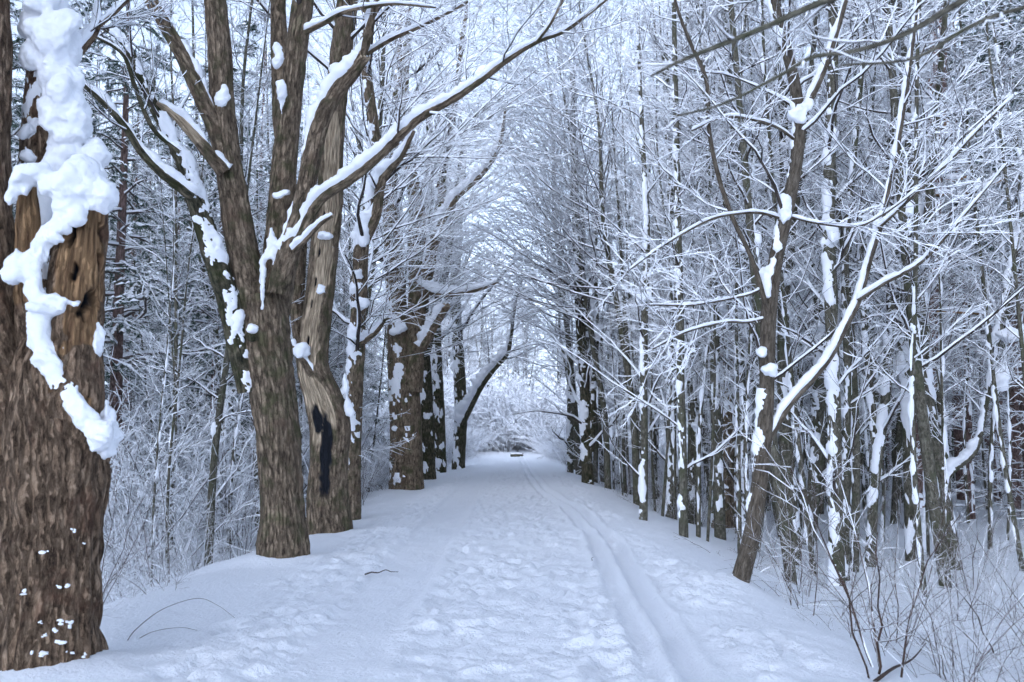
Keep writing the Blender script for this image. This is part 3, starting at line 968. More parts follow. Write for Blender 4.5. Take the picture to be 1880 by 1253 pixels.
def hero_far():
    d = 32.0
    h = Hero('twin_maple', 'stout twin-stemmed maple with a broken side stub, fourth old trunk along the trail', seed=53, bark=M_BARK2)
    h.limb([(746, 905, 68), (746, 880, 64), (745, 800, 60), (742, 720, 58), (736, 650, 50), (728, 560, 38), (722, 460, 34), (716, 360, 30), (722, 250, 26), (735, 130, 22), (740, 0, 18), (742, -200, 10)], d, step=0.07, k=36, rough=0.03, freq=9, snow=0, sprays=16, t0=0.35, slen=-3.2, plast=dict(thick=0.06, thr=1.15, k=60, freq=2.5))
    h.limb([(756, 720, 40), (762, 640, 36), (766, 540, 34), (766, 450, 34), (765, 380, 30), (752, 300, 22), (742, 200, 18), (748, 60, 14), (756, -120, 8)], d - 0.2, step=0.07, k=32, rough=0.025, freq=9, snow=0, sprays=12, t0=0.4, slen=-3.0)
    h.limb([(770, 560, 30), (790, 470, 26), (806, 400, 22), (815, 300, 17), (835, 190, 13), (850, 60, 10), (870, -80, 6)], d - 0.2, -0.5, step=0.07, k=24, rough=0.02, snow=1, sprays=10, t0=0.3, slen=-3.0)
    h.limb([(800, 430, 14), (832, 372, 13), (870, 335, 12), (900, 300, 10), (918, 262, 8), (928, 200, 5)], d - 0.4, -0.6, step=0.05, k=14, rough=0.006, snow=2.2, hmax=0.14, sprays=7, slen=-2.0)
    h.limb([(775, 640, 18), (796, 600, 17), (820, 562, 15)], d - 0.4, -0.4, step=0.05, k=16, rough=0.01, snow=1.6, hmax=0.12, cap=True)
    h.limb([(765, 520, 10), (800, 540, 12), (850, 538, 9), (890, 528, 7), (915, 518, 4)], d - 0.5, -0.6, step=0.05, k=12, rough=0.004, snow=2.4, hmax=0.14, sprays=4, slen=-1.0)
    for x, y, r in ((742, 604, (0.2, 0.15, 0.2)), (728, 610, (0.2, 0.15, 0.12)), (728, 788, (0.14, 0.1, 0.16)), (758, 468, (0.14, 0.1, 0.1))):
        h.lump(x, y, d - 0.42, r, rough=0.5)
    h.finish()
    d = 39.0
    h = Hero('mossy_maple', 'dark mossy forked trunk between the twin-stemmed maple and the snow-clumped trunk', seed=57, bark=M_BARK3)
    h.limb([(786, 890, 30), (786, 862, 28), (784, 780, 26), (780, 690, 25), (776, 600, 22), (782, 480, 18), (790, 340, 14), (786, 180, 10)], d, step=0.1, k=26, rough=0.03, freq=8, snow=0, sprays=16, t0=0.35, slen=-3.0, plast=dict(thick=0.08, thr=1.0, k=40, freq=2.6))
    h.limb([(782, 650, 18), (800, 560, 17), (822, 480, 14), (832, 380, 11), (850, 260, 8)], d - 0.2, -0.5, step=0.08, k=16, rough=0.015, snow=1.4, sprays=10, t0=0.3, slen=-2.6)
    h.finish()
    d = 50.0
    h = Hero('bent_limb_maple', 'dark far maple with a bare snow-topped limb bending toward the trail', seed=59, bark=M_BARK3)
    h.limb([(842, 868, 26), (842, 840, 25), (846, 760, 24), (842, 660, 22), (836, 560, 21), (838, 460, 18), (846, 350, 15), (856, 220, 10)], d, step=0.12, k=24, rough=0.03, freq=7, snow=0, sprays=18, t0=0.3, slen=-4.0, plast=dict(thick=0.07, thr=0.95, k=40, freq=3.0))
    h.limb([(848, 780, 13), (862, 750, 13), (884, 708, 12), (908, 676, 11), (930, 650, 10), (938, 618, 7), (946, 560, 5), (962, 500, 3)], d - 0.3, -0.6, step=0.08, k=14, rough=0.006, snow=2.6, hmax=0.2, sprays=8, t0=0.3, slen=-2.6)
    h.finish()
    d = 46.0
    h = Hero('snow_clumped_maple', 'dark trunk hung with big snow clumps just before the bent-limb maple', seed=61, bark=M_BARK3)
    h.limb([(808, 876, 24), (808, 845, 24), (806, 760, 22), (802, 660, 20), (800, 560, 18), (806, 440, 16), (802, 300, 12), (806, 150, 8)], d, step=0.12, k=24, rough=0.03, freq=7, snow=0, sprays=18, t0=0.25, slen=-3.6, plast=dict(thick=0.12, thr=0.8, k=40, freq=2.6))
    h.finish()


def hero_right():
    d = 10.4
    h = Hero('leaning_tree', 'leaning slim grey-brown tree on the bank with a snow-lined side limb', seed=71, bark=mat_bark('ash_bark', ((0.028, 0.022, 0.017), (0.062, 0.051, 0.039), (0.105, 0.09, 0.073)), zs=0.25, scale=34, bump=0.5))
    b, d = spot(1357, 1076)
    MOUNDS.append((b[0] - 0.2, b[1] + 0.05, 0.38, 0.12))
    c = h.limb([(1346, 1130, 38), (1357, 1075, 34), (1376, 1000, 32), (1392, 910, 30), (1401, 820, 30), (1407, 740, 28), (1409, 650, 29), (1412, 570, 29), (1424, 480, 27), (1444, 390, 26), (1460, 310, 25), (1467, 230, 25), (1456, 140, 22), (1432, 50, 21), (1410, -40, 19), (1390, -200, 14), (1385, -400, 8)], d, step=0.03, k=40, rough=0.006, freq=30, snow=0, sprays=14, t0=0.45, slen=-1.6, sub=(5, 4), lumpy=0.04)
    plaster(h.snow, c[int(len(c) * 0.35):], 7, thick=0.05, thr=1.15, k=32, vec=(-0.9, -0.3, 0.25), freq=2.6)
    plaster(h.snow, c[:int(len(c) * 0.26)], 8, thick=0.05, thr=0.75, k=32, vec=(-1, 0.35, 0.3), freq=4)
    h.limb([(1400, 830, 14), (1418, 795, 15), (1448, 745, 14), (1486, 702, 14), (1524, 655, 13), (1552, 600, 13), (1577, 548, 13), (1597, 475, 12), (1617, 410, 12), (1640, 310, 12), (1655, 220, 11), (1672, 100, 9), (1686, -20, 8), (1700, -200, 5)], d, 0.3, step=0.03, k=18, rough=0.004, freq=30, snow=1.2, hmax=0.06, sprays=9, t0=0.4, slen=-1.2)
    h.limb([(1574, 552, 9), (1620, 522, 8), (1690, 482, 7), (1745, 425, 6), (1790, 372, 4), (1850, 300, 3)], d + 0.1, -0.5, step=0.03, k=12, rough=0.002, snow=1.4, sprays=6, slen=-1.0)
    h.limb([(1612, 420, 7), (1660, 375, 7), (1730, 310, 6), (1800, 235, 5), (1870, 170, 4)], d + 0.1, -0.4, step=0.03, k=12, rough=0.002, snow=1.4, sprays=5, slen=-0.9)
    h.limb([(1462, 250, 14), (1480, 200, 13), (1502, 155, 12), (1520, 110, 11), (1542, 40, 10), (1560, -30, 9), (1590, -180, 5)], d, -0.3, step=0.03, k=16, rough=0.003, snow=1.4, sprays=5, slen=-1.1)
    h.limb([(1410, 585, 9), (1400, 540, 10), (1378, 470, 9), (1345, 400, 9), (1318, 320, 9), (1302, 240, 8), (1297, 150, 8), (1268, 80, 7), (1245, 20, 6), (1225, -60, 4)], d - 0.05, -0.5, step=0.03, k=14, rough=0.003, snow=0.8, sprays=7, slen=-1.0)
    for pts in ([(1440, 404, 6), (1400, 392, 6), (1360, 392, 5), (1300, 405, 5), (1220, 450, 4), (1150, 500, 3)], [(1440, 395, 5), (1500, 410, 5), (1570, 416, 4), (1620, 395, 4), (1690, 345, 3)], [(1411, 584, 5), (1370, 592, 5), (1330, 592, 5), (1260, 610, 4), (1200, 640, 3)], [(1465, 262, 6), (1430, 236, 6), (1390, 222, 6), (1330, 215, 5), (1270, 240, 4)], [(1419, 512, 5), (1390, 535, 5), (1350, 547, 4), (1270, 560, 4), (1190, 560, 3)]):
        h.limb(pts, d, -0.5, step=0.03, k=8, rough=0.001, snow=1.2, sprays=6, slen=-0.8)
    for x, y, r in ((1408, 525, (0.06, 0.07, 0.2)), (1412, 684, (0.085, 0.08, 0.06)), (1438, 385, (0.07, 0.07, 0.17)), (1400, 648, (0.05, 0.06, 0.06)), (1470, 205, (0.1, 0.08, 0.14)), (1418, 500, (0.06, 0.06, 0.14)), (1428, 445, (0.05, 0.05, 0.14))):
        h.lump(x, y, d - 0.08, r, rough=0.45)
    h.finish()

    def stem(name, label, pts, base, seed, sprays=10, slen=-1.8, bark=M_BARKY, plast=None, k=20, extra=(), lumps=(), t0=0.1, snow=0.0, depth=None):
        b, d = spot(*base)
        if depth:
            d = depth
        h = Hero(name, label, seed=seed, bark=bark)
        q = [(base[0] + (base[0] - pts[0][0]) * 0.1, base[1] + 30, pts[0][2] * 1.25), (base[0], base[1], pts[0][2] * 1.15)] + list(pts)
        h.limb(q, d, step=0.05, k=k, rough=0.006, freq=24, snow=snow, sprays=sprays, slen=slen, t0=t0, plast=plast, lumpy=0.04)
        for e in extra:
            h.limb(e, d, 0.3, step=0.05, k=12, rough=0.003, snow=1.5, sprays=5, slen=-1.2, plast=dict(thick=0.04, thr=0.6, k=14))
        for x, y, r in lumps:
            h.lump(x, y, d - 0.1, r, rough=0.5)
        h.finish()
        return d

    P1 = dict(thick=0.06, thr=0.75, k=22, freq=3.6, vec=(-0.8, -0.6, 0.2))
    P2 = dict(thick=0.05, thr=0.95, k=22, freq=4.5, vec=(-0.8, -0.6, 0.2))
    stem('plastered_tree', 'slim stem thickly plastered with snow standing behind the leaning tree', [(1533, 900, 26), (1531, 740, 25), (1526, 560, 24), (1522, 420, 23), (1524, 260, 22), (1530, 100, 19), (1528, -60, 15), (1530, -300, 8)], (1537, 1075), 81, 16, plast=P1, lumps=((1525, 440, (0.12, 0.1, 0.3)), (1530, 250, (0.13, 0.1, 0.3))))
    stem('plastered_tree', 'thin dark stem touching the thickly plastered one beside the bank', [(1552, 900, 15), (1556, 700, 14), (1552, 480, 13), (1570, 260, 11), (1590, 40, 9), (1600, -150, 5)], (1552, 1065), 82, 12, plast=P2)
    stem('tilted_stump_tree', 'short-butted tilted trunk with green-grey bark among the plastered stems', [(1494, 900, 24), (1502, 800, 26), (1508, 640, 24), (1530, 420, 20), (1560, 200, 16), (1575, -40, 10)], (1485, 1000), 83, 10, plast=P2)
    stem('young_maple', 'double-leaning grey stem, snow down one side, beyond the plastered pair', [(1605, 900, 18), (1625, 740, 18), (1634, 600, 17), (1640, 450, 16), (1655, 280, 14), (1672, 100, 12), (1690, -100, 7)], (1598, 1040), 84, 14, plast=P1, extra=([(1610, 870, 14), (1600, 740, 14), (1585, 560, 13), (1580, 400, 11), (1600, 200, 9), (1610, 0, 6)],))
    stem('young_maple', 'thin upright grey stem between the leaning tree and the thick brown trunk', [(1368, 880, 14), (1362, 700, 14), (1356, 560, 13), (1362, 380, 12), (1350, 180, 10), (1345, -50, 6)], (1364, 985), 85, 14, plast=P1, lumps=((1355, 590, (0.12, 0.1, 0.25)),))
    stem('brown_trunk_tree', 'thick brown trunk with a split base in the woods behind the leaning tree', [(1327, 880, 40), (1332, 740, 36), (1332, 560, 33), (1326, 380, 30), (1322, 180, 27), (1320, -50, 20)], (1326, 968), 86, 12, slen=-2.4, bark=M_BARK2, k=32, plast=dict(thick=0.05, thr=0.85, k=24, freq=3), t0=0.35, extra=([(1342, 950, 20), (1350, 860, 15), (1352, 740, 12), (1358, 560, 9)],))
    stem('young_maple', 'green-grey pole tree at the bank edge, snow flecks on bark', [(1254, 860, 16), (1250, 720, 15), (1248, 560, 15), (1244, 380, 13), (1240, 160, 11), (1236, -60, 7)], (1255, 985), 87, 16, plast=P2)
    stem('young_maple', 'snow-striped pole tree at the trail edge before the dark twin trunks', [(1183, 840, 14), (1182, 700, 14), (1184, 560, 13), (1188, 420, 11), (1180, 260, 9), (1172, 80, 6)], (1181, 955), 88, 16, plast=P1, lumps=((1182, 545, (0.15, 0.12, 0.15)),))
    stem('young_maple', 'pale green-grey trunk standing between two pole trees on the bank', [(1232, 830, 19), (1234, 680, 17), (1238, 500, 15), (1228, 300, 13), (1222, 80, 10)], (1232, 950), 89, 14, plast=P2)
    stem('dark_twin_tree', 'dark straight twin-stemmed tree standing at the trail edge', [(1077, 830, 20), (1074, 720, 19), (1066, 600, 18), (1060, 460, 16), (1054, 300, 13), (1050, 120, 9)], (1079, 888), 90, 22, slen=-3.0, bark=M_BARK3, plast=dict(thick=0.1, thr=0.82, k=20, freq=2), extra=([(1084, 830, 15), (1088, 720, 14), (1094, 600, 12), (1092, 460, 10), (1100, 300, 8), (1106, 120, 5)],), lumps=((1088, 612, (0.3, 0.2, 0.25)), (1082, 560, (0.2, 0.2, 0.2))))
    stem('young_maple', 'thin dark stem leaning in just past the dark twin-stemmed tree', [(1046, 800, 11), (1046, 700, 10), (1042, 600, 9), (1020, 500, 8), (1000, 400, 6)], (1047, 868), 92, 18, slen=-3.0, plast=dict(thick=0.12, thr=0.7, k=14, freq=2))
    # big red-brown pine with torn wood high up
    b, d = spot(1680, 972)
    h = Hero('red_pine', 'broad red-brown pine trunk with a torn pale wood scar high up', seed=95, bark=M_BARKP)
    h.limb([(1676, 1000, 44), (1680, 965, 40), (1692, 820, 38), (1700, 650, 38), (1706, 480, 37), (1712, 320, 36), (1720, 180, 34), (1724, 20, 32), (1728, -200, 26)], d, step=0.06, k=40, rough=0.02, freq=12, snow=0, sprays=16, t0=0.3, slen=-1.3, up=-0.1, plast=dict(thick=0.03, thr=0.95, k=26, freq=6))

    def tan(t, a, bc):
        return np.ones_like(t + a), 0 * t * a
    for pts in ([(1716, 170, 10), (1728, 205, 13), (1744, 250, 12), (1738, 300, 8)], [(1736, 330, 7), (1760, 330, 7), (1790, 315, 5)], [(1716, 358, 6), (1790, 352, 6), (1860, 322, 5)], [(1720, 572, 6), (1770, 574, 6), (1826, 578, 5)], [(1722, 428, 5), (1800, 430, 5), (1866, 430, 4)]):
        gw = Geo()
        c = limb(gw, line(pts, d - 0.28, -0.4), 0.05, 12, 0.008, 4, mark=tan)
        heap_snow(h.snow, c, 4, 2.2, hmax=0.12)
        h.more.append(('torn_branch', gw, M_BARK1))
    h.finish()
    # snow-laden bent stem at the edge of the frame
    b, d = spot(1692, 1015)
    h = Hero('bowed_sapling', 'crooked snow-laden sapling bowed outward in front of the pine trunks', seed=97, bark=M_BARKY)
    h.limb([(1690, 1030, 12), (1705, 950, 12), (1722, 900, 12), (1752, 862, 12), (1790, 828, 11), (1806, 760, 11), (1822, 680, 11), (1836, 600, 11), (1850, 520, 10), (1868, 430, 9), (1880, 330, 8), (1862, 240, 7), (1840, 150, 6), (1820, 30, 5)], d, -1.0, step=0.04, k=16, rough=0.004, snow=2.2, hmax=0.11, sprays=14, slen=-1.4, plast=dict(thick=0.07, thr=0.55, k=16, freq=4))
    h.lump(1856, 622, d - 1.0, (0.3, 0.2, 0.12), rough=0.4)
    h.lump(1840, 690, d - 1.0, (0.12, 0.1, 0.22), rough=0.4)
    h.finish()
    # tree just outside the frame whose branches hang into the upper corner, close to the lens
    d = 3.6
    h = Hero('overhanging_tree', 'close soft-focus snowy branches reaching in from above the trail', seed=99, bark=M_BARKY)
    base = np.array([2.55, 3.3, gz(2.55, 3.3) - 0.15])
    ln = [[*base, 0.09], [*(base + (0.02, 0, 1.5)), 0.08], [*(base + (0.0, 0.05, 3.2)), 0.07], [*(base + (-0.05, 0.1, 5.0)), 0.055], [*(base + (0, 0.1, 7.5)), 0.03]]
    h.base = base.copy()
    c = limb(h.trunk, ln, 0.05, 24, 0.006, 3, 24)
    plaster(h.snow, c, 3, thick=0.05, thr=0.5)
    for pts in ([(1900, -260, 22), (1720, -110, 18), (1590, -30, 15), (1480, 16, 13), (1400, 52, 11), (1320, 84, 10), (1250, 112, 7), (1195, 140, 4)], [(2000, -190, 20), (1840, -50, 15), (1720, 30, 12), (1640, 72, 10), (1560, 96, 9), (1490, 106, 8), (1430, 140, 7), (1330, 190, 5), (1240, 214, 4)], [(1950, 20, 11), (1860, 20, 9), (1780, 50, 8), (1700, 98, 7), (1640, 114, 6), (1545, 120, 4)]):
        p0 = base + np.array([-0.02, 0.08, 3.9])
        l = line(pts, d, -0.3)
        l = [[*(base + (0.0, 0.05, 3.0)), 0.035]] + l
        c = limb(h.trunk, l, 0.02, 12, 0.001, 6, 30)
        heap_snow(h.snow, c, 5, 0.28, m=9)
        P, R = as_poly(c, 16)
        P1, R1 = spawn(h.rng, P, R, 5, 0.45, 1.0, -0.35, 45, 7, 0.5, 0.002, flat=0.5, wig=0.12)
        sweep(h.crown, P1, R1, 5)
        snow_on(h.fine, h.rng, P1, R1, 'limb', 0.5)
    h.finish()


# ------------------------------------------------------------------ kinds of tree that fill the woods
def young_tree(seed, height, r, lean, n1, blen, side=0.0, bark=None, plast=0.6, low=0.1, sub=(7, 5), amt=1.0):
    rng = np.random.default_rng(seed)
    gt, gc, gs = Geo(), Geo(), Geo()
    m = 7
    pts = []
    off = np.cumsum(rng.normal(0, 0.10, (m, 2)), axis=0)
    for i in range(m):
        t = i / (m - 1)
        pts.append([lean[0] * height * t ** 1.3 + off[i, 0], lean[1] * height * t ** 1.3 + off[i, 1], -0.3 + (height + 0.3) * t, max(r * (1.08 - 0.95 * t), 0.012)])
    c = limb(gt, pts, 0.11, 12, 0.006, seed, 20)
    plaster(gs, c, seed, thick=0.055, thr=plast, k=14, freq=2.6)
    if rng.random() < 0.6:       # a second leader
        i = int(len(c) * (0.18 + 0.3 * rng.random()))
        a = rng.random() * 6.28
        q = [list(c[i])]
        q[0][3] *= 0.75
        hh = height - c[i, 2]
        for t in (0.25, 0.5, 0.75, 1.0):
            q.append([c[i, 0] + math.cos(a) * hh * 0.16 * t, c[i, 1] + math.sin(a) * hh * 0.16 * t, c[i, 2] + hh * 0.9 * t, max(c[i, 3] * 0.7 * (1 - t), 0.01)])
        c2 = limb(gt, q, 0.16, 10, 0.005, seed + 1, 20)
        plaster(gs, c2, seed + 1, thick=0.055, thr=plast, k=12, freq=2.6)
    else:
        c2 = None
    sets = []
    P, R = as_poly(c, 16)
    P1, R1 = spawn(rng, P, R, n1, low, 0.98, -blen, 58, 9, 0.3, 0.0045, around=True, up=0.2, wig=0.10, pull=(side, 0, 0), decay=0.5)
    sets.append((P1, R1))
    if c2 is not None:
        P, R = as_poly(c2, 12)
        sets.append(spawn(rng, P, R, n1 // 3, 0.2, 0.98, -blen * 0.8, 55, 9, 0.3, 0.0045, around=True, up=0.16, wig=0.10, pull=(side, 0, 0), decay=0.5))
    P1 = np.concatenate([s[0] for s in sets])
    R1 = np.concatenate([s[1] for s in sets])
    P2, R2 = spawn(rng, P1, R1, sub[0], 0.12, 1.0, 0.52, 38, 6, 0.5, 0.003, flat=0.5, up=0.05, wig=0.09)
    P3, R3 = spawn(rng, P2, R2, sub[1], 0.10, 1.0, 0.6, 36, 4, 0.6, 0.0022, flat=0.6, up=0.03, wig=0.08)
    sweep(gc, P1, R1, 4)
    sweep(gc, P2, R2, 3)
    sweep(gc, P3, R3, 3)
    snow_on(gs, rng, P1, R1, 'limb', 0.9 * amt)
    snow_on(gs, rng, P2, R2, amt=0.95 * amt, gap=0.22)
    snow_on(gs, rng, P3, R3, amt=1.0 * amt, gap=0.22)
    for _ in range(4):
        i = int(len(c) * (0.15 + 0.6 * rng.random()))
        w = c[i, 3] * (0.6 + 0.5 * rng.random())
        for j in range(4):
            lump(gs, c[i, :3] + WIND * c[i, 3] * 1.6 + rng.normal(0, 0.7, 3) * np.array([w, w, w * 2.2]), (w, w, w * (1.0 + 1.4 * rng.random())), seed + i + j, 9, 7, 0.4)
    return [('trunk', gt.mesh('trunk', bark or M_BARKY, attrs=True)), ('crown', gc.mesh('crown', M_TWIG)), ('snow_load', gs.mesh('snow_load', M_SNOWF))]


def conifer(seed, height, r, green0, n1, blen, dead=0, needles=7, bark=None):
    rng = np.random.default_rng(seed)
    gt, gd, gn, gs = Geo(), Geo(), Geo(), Geo()
    off = np.cumsum(rng.normal(0, 0.05, (6, 2)), axis=0)
    pts = [[off[i, 0], off[i, 1], -0.3 + (height + 0.3) * i / 5, max(r * (1.05 - i / 5), 0.02)] for i in range(6)]
    c = limb(gt, pts, 0.2, 16, 0.015, seed, 12)
    plaster(gs, c, seed, thick=0.03, thr=0.95, k=14, freq=4.0)
    P, R = as_poly(c, 20)
    P1, R1 = spawn(rng, P, R, n1, green0, 0.985, -blen, 80, 8, 0.35, 0.008, around=True, up=-0.12, wig=0.10, decay=0.75)
    P2, R2 = spawn(rng, P1, R1, 9, 0.2, 1.0, 0.38, 48, 5, 0.6, 0.005, flat=0.35, up=-0.12, wig=0.1)
    sweep(gd, P1, R1, 4)
    sweep(gd, P2, R2, 3)
    snow_on(gs, rng, P1, R1, 'limb', 1.4)
    snow_on(gs, rng, P2, R2, amt=1.8)
    # needle tufts
    B = P2[:, 1:].reshape(-1, 3)
    D = np.repeat(unit(P2[:, -1] - P2[:, 0]), P2.shape[1] - 1, axis=0)
    M = len(B)
    for k in range(needles):
        d = unit(D * 0.8 + rng.normal(0, 0.62, (M, 3)) + np.array([0, 0, -0.12]))
        w = unit(np.cross(d, rng.normal(0, 1, (M, 3)))) * 0.011
        L = (0.15 + 0.11 * rng.random((M, 1)))
        tip = B + d * L - Z * 0.03
        V = np.stack([B - w, B + w, tip], 1)
        gn.add(V, [np.arange(M * 3).reshape(-1, 3)])
    # snow resting on the tufts
    keep = rng.random(M) < 0.7
    C = B[keep] + D[keep] * 0.06 + Z * 0.012
    m = len(C)
    rr = 0.05 + 0.065 * rng.random((m, 1))
    f = D[keep] * 1.0
    f[:, 2] *= 0.6
    f = unit(f)
    s = unit(np.cross(f, Z))
    ring = [C + f * rr * 1.7 - Z * 0.03, C + s * rr * 0.8 + f * rr * 0.3 - Z * 0.015, C - f * rr * 0.9, C - s * rr * 0.8 + f * rr * 0.3 - Z * 0.015]
    V = np.stack(ring + [C + Z * (0.025 + 0.4 * rr * rng.random((m, 1)))], 1)
    i5 = np.arange(m)[:, None] * 5
    gs.add(V, [np.concatenate([i5 + np.array([[a, (a + 1) % 4, 4]]) for a in range(4)])])
    if dead:
        Pd, Rd = spawn(rng, P, R, dead, 0.03, green0 + 0.1, -1.25, 84, 6, 0.2, 0.006, around=True, up=-0.12, wig=0.12, decay=0.0)
        Pe, Re = spawn(rng, Pd, Rd, 6, 0.2, 1.0, 0.42, 50, 4, 0.7, 0.004, flat=0.5, up=-0.1, wig=0.12)
        sweep(gd, Pd, Rd, 4)
        sweep(gd, Pe, Re, 3)
        snow_on(gs, rng, Pd, Rd, 'limb', 1.2)
        snow_on(gs, rng, Pe, Re, amt=1.1)
    out = [('trunk', gt.mesh('trunk', bark or M_BARKP, attrs=True)), ('branches', gd.mesh('branches', M_DEAD)), ('needles', gn.mesh('needles', M_NEEDLE, smooth=False)), ('snow_load', gs.mesh('snow_load', M_SNOWF, smooth=False))]
    return out


def bush(seed, n, height, spread, amt=1.0, twig=M_TWIG, sub=(7, 4), arch=0.0, r=0.007, gap=0.12):
    rng = np.random.default_rng(seed)
    gc, gs = Geo(), Geo()
    N = 8
    a = rng.random(n) * 6.28
    rad = rng.random(n) ** 0.5 * 0.22 * spread
    s = np.linspace(0, 1, N)[None, :, None]
    B = np.stack([np.cos(a) * rad, np.sin(a) * rad, np.full(n, -0.12)], -1)
    tilt = (0.12 + 0.5 * rng.random(n)) * spread
    hh = height * (0.5 + 0.6 * rng.random(n))
    a2 = a + rng.normal(0, 0.5, n)
    D = np.stack([np.cos(a2) * tilt, np.sin(a2) * tilt, np.ones(n)], -1) * hh[:, None]
    w = np.cumsum(rng.normal(0, 0.02, (n, N, 3)), axis=1) * height * 0.6
    P = B[:, None] + D[:, None] * s + w + np.stack([np.cos(a2), np.sin(a2), -np.ones(n) * 0.8], -1)[:, None] * (arch * hh)[:, None, None] * s ** 2
    R = (r * (0.6 + 0.7 * rng.random(n)))[:, None] * (1 - 0.7 * s[..., 0])
    P2, R2 = spawn(rng, P, R, sub[0], 0.18, 1.0, 0.45, 38, 5, 0.6, 0.0022, around=True, up=0.05, wig=0.10)
    P3, R3 = spawn(rng, P2, R2, sub[1], 0.15, 1.0, 0.5, 38, 4, 0.7, 0.0017, flat=0.8, up=0.03, wig=0.10)
    for P_, R_, k in ((P, R, 4), (P2, R2, 3), (P3, R3, 3)):
        sweep(gc, P_, R_, k)
        snow_on(gs, rng, P_, R_, amt=amt, gap=gap)
    return [('stems', gc.mesh('stems', twig)), ('snow_load', gs.mesh('snow_load', M_SNOWF, smooth=False))]


def place(kind, name, label, cat, group, loc, rz, sc, tilt=(0, 0)):
    e = empty(name, label, cat, loc, group)
    e.rotation_euler = (tilt[0], tilt[1], rz)
    e.scale = (sc, sc, sc)
    for nm, me in kind:
        part(nm, me, e)
    return e


def in_view(x, y, m=1.5):
    return abs(x) < 0.52 * y + m


def proj(x, y):
    return 940 + x / y * F


# ================================================================== build
hero_left()
hero_second()
hero_third()
hero_far()
hero_right()

RND = random.Random(7)

# --- kinds of young hardwood: (parts, look)
YOUNG = [
    (young_tree(201, 16.0, 0.075, (0.02, 0.0), 38, 1.9, low=0.2, plast=0.75), 'straight'),
    (young_tree(202, 18.0, 0.095, (-0.04, 0.02), 40, 2.2, low=0.2, plast=0.8), 'swaying'),
    (young_tree(203, 13.0, 0.055, (0.07, 0.0), 34, 1.7, low=0.2, plast=0.9), 'tilted'),
    (young_tree(204, 20.0, 0.125, (0.0, 0.03), 42, 2.6, low=0.2, plast=0.9), 'sturdy'),
    (young_tree(205, 10.0, 0.045, (-0.07, -0.03), 30, 1.7, low=0.15, plast=0.65), 'wispy'),
    (young_tree(206, 17.0, 0.085, (0.03, -0.03), 44, 2.1, low=0.18, plast=0.85), 'twiggy'),
]
POLE = [
    (young_tree(207, 13.0, 0.034, (0.03, 0.0), 34, 1.1, plast=0.7, low=0.2, sub=(6, 4)), 'straight'),
    (young_tree(208, 11.0, 0.028, (-0.05, 0.02), 30, 1.0, plast=0.7, low=0.2, sub=(6, 4)), 'tilted'),
    (young_tree(209, 15.0, 0.045, (0.01, -0.03), 38, 1.2, plast=0.8, low=0.2, sub=(6, 4)), 'tall'),
]
ARCH = [
    (young_tree(211, 15.0, 0.10, (0.10, 0.0), 50, 4.6, side=0.5, plast=0.8, low=0.34, sub=(7, 5), amt=1.15), 'spreading'),
    (young_tree(212, 20.0, 0.14, (0.07, 0.02), 56, 5.2, side=0.55, plast=0.85, low=0.3, sub=(7, 5), amt=1.15), 'tall'),
]
PINE = [
    (conifer(221, 16.0, 0.17, 0.16, 74, 3.0, dead=20), 'full-boughed'),
    (conifer(222, 13.0, 0.13, 0.12, 76, 2.6, dead=14), 'narrow'),
    (conifer(223, 18.0, 0.20, 0.24, 74, 3.2, dead=26), 'tall'),
]
SPRUCE = [
    (conifer(231, 19.0, 0.17, 0.50, 44, 2.2, dead=72, needles=5), 'straight'),
    (conifer(232, 18.0, 0.13, 0.45, 44, 2.0, dead=66, needles=5), 'slender'),
    (conifer(233, 20.0, 0.21, 0.55, 42, 2.3, dead=66, needles=5), 'thick'),
]
BRUSH = [
    (bush(241, 10, 2.1, 1.0, 0.5, sub=(6, 3), gap=0.35), 'upright'),
    (bush(242, 8, 1.6, 1.5, 0.55, sub=(6, 3), gap=0.35), 'spreading'),
    (bush(243, 12, 2.8, 0.8, 0.5, sub=(6, 3), gap=0.35), 'tall'),
    (bush(244, 8, 1.3, 1.8, 0.7, arch=0.35, sub=(6, 3), gap=0.3), 'arching'),
]
SNOWY = [
    (bush(245, 9, 3.4, 1.1, 1.2, sub=(8, 4), r=0.012, arch=0.1), 'tall'),
    (bush(246, 8, 2.6, 1.6, 1.3, sub=(8, 4), r=0.010, arch=0.3), 'bowed'),
]
WEED = [
    (bush(251, 7, 1.0, 1.0, 0.2, M_TWIGB, (4, 2), r=0.0052, gap=0.75), 'sparse'),
    (bush(252, 5, 1.5, 1.0, 0.25, M_TWIGB, (5, 2), r=0.006, gap=0.7), 'lanky'),
    (bush(253, 8, 0.8, 1.3, 0.2, M_TWIGB, (4, 2), r=0.0045, gap=0.8, arch=0.3), 'low'),
]
HEAVY = [
    (bush(261, 26, 2.4, 1.7, 1.9, arch=0.25, sub=(9, 5)), 'rounded'),
    (bush(262, 22, 3.2, 1.4, 1.8, arch=0.2, sub=(9, 5)), 'tall rounded'),
]

taken = []


def clear(x, y, m):
    for a, b, r in taken:
        if (x - a) ** 2 + (y - b) ** 2 < max(m, r) ** 2:
            return False
    taken.append((x, y, m))
    return True


for q, dd in (((85, 1210), 7.2), ((518, 1010), 13.6), ((605, 965), 17.6), ((642, 930), 20.5), ((746, 880), 32), ((842, 840), 50), ((808, 845), 46)):
    p = PX(q[0], q[1], dd)
    taken.append((p[0], p[1], 0.9))
for q in ((1357, 1076), (1537, 1075), (1485, 1000), (1598, 1040), (1364, 985), (1326, 968), (1255, 985), (1181, 955), (1232, 950), (1079, 888), (1680, 972), (1692, 1015)):
    p, _ = spot(*q)
    taken.append((p[0], p[1], 0.7))

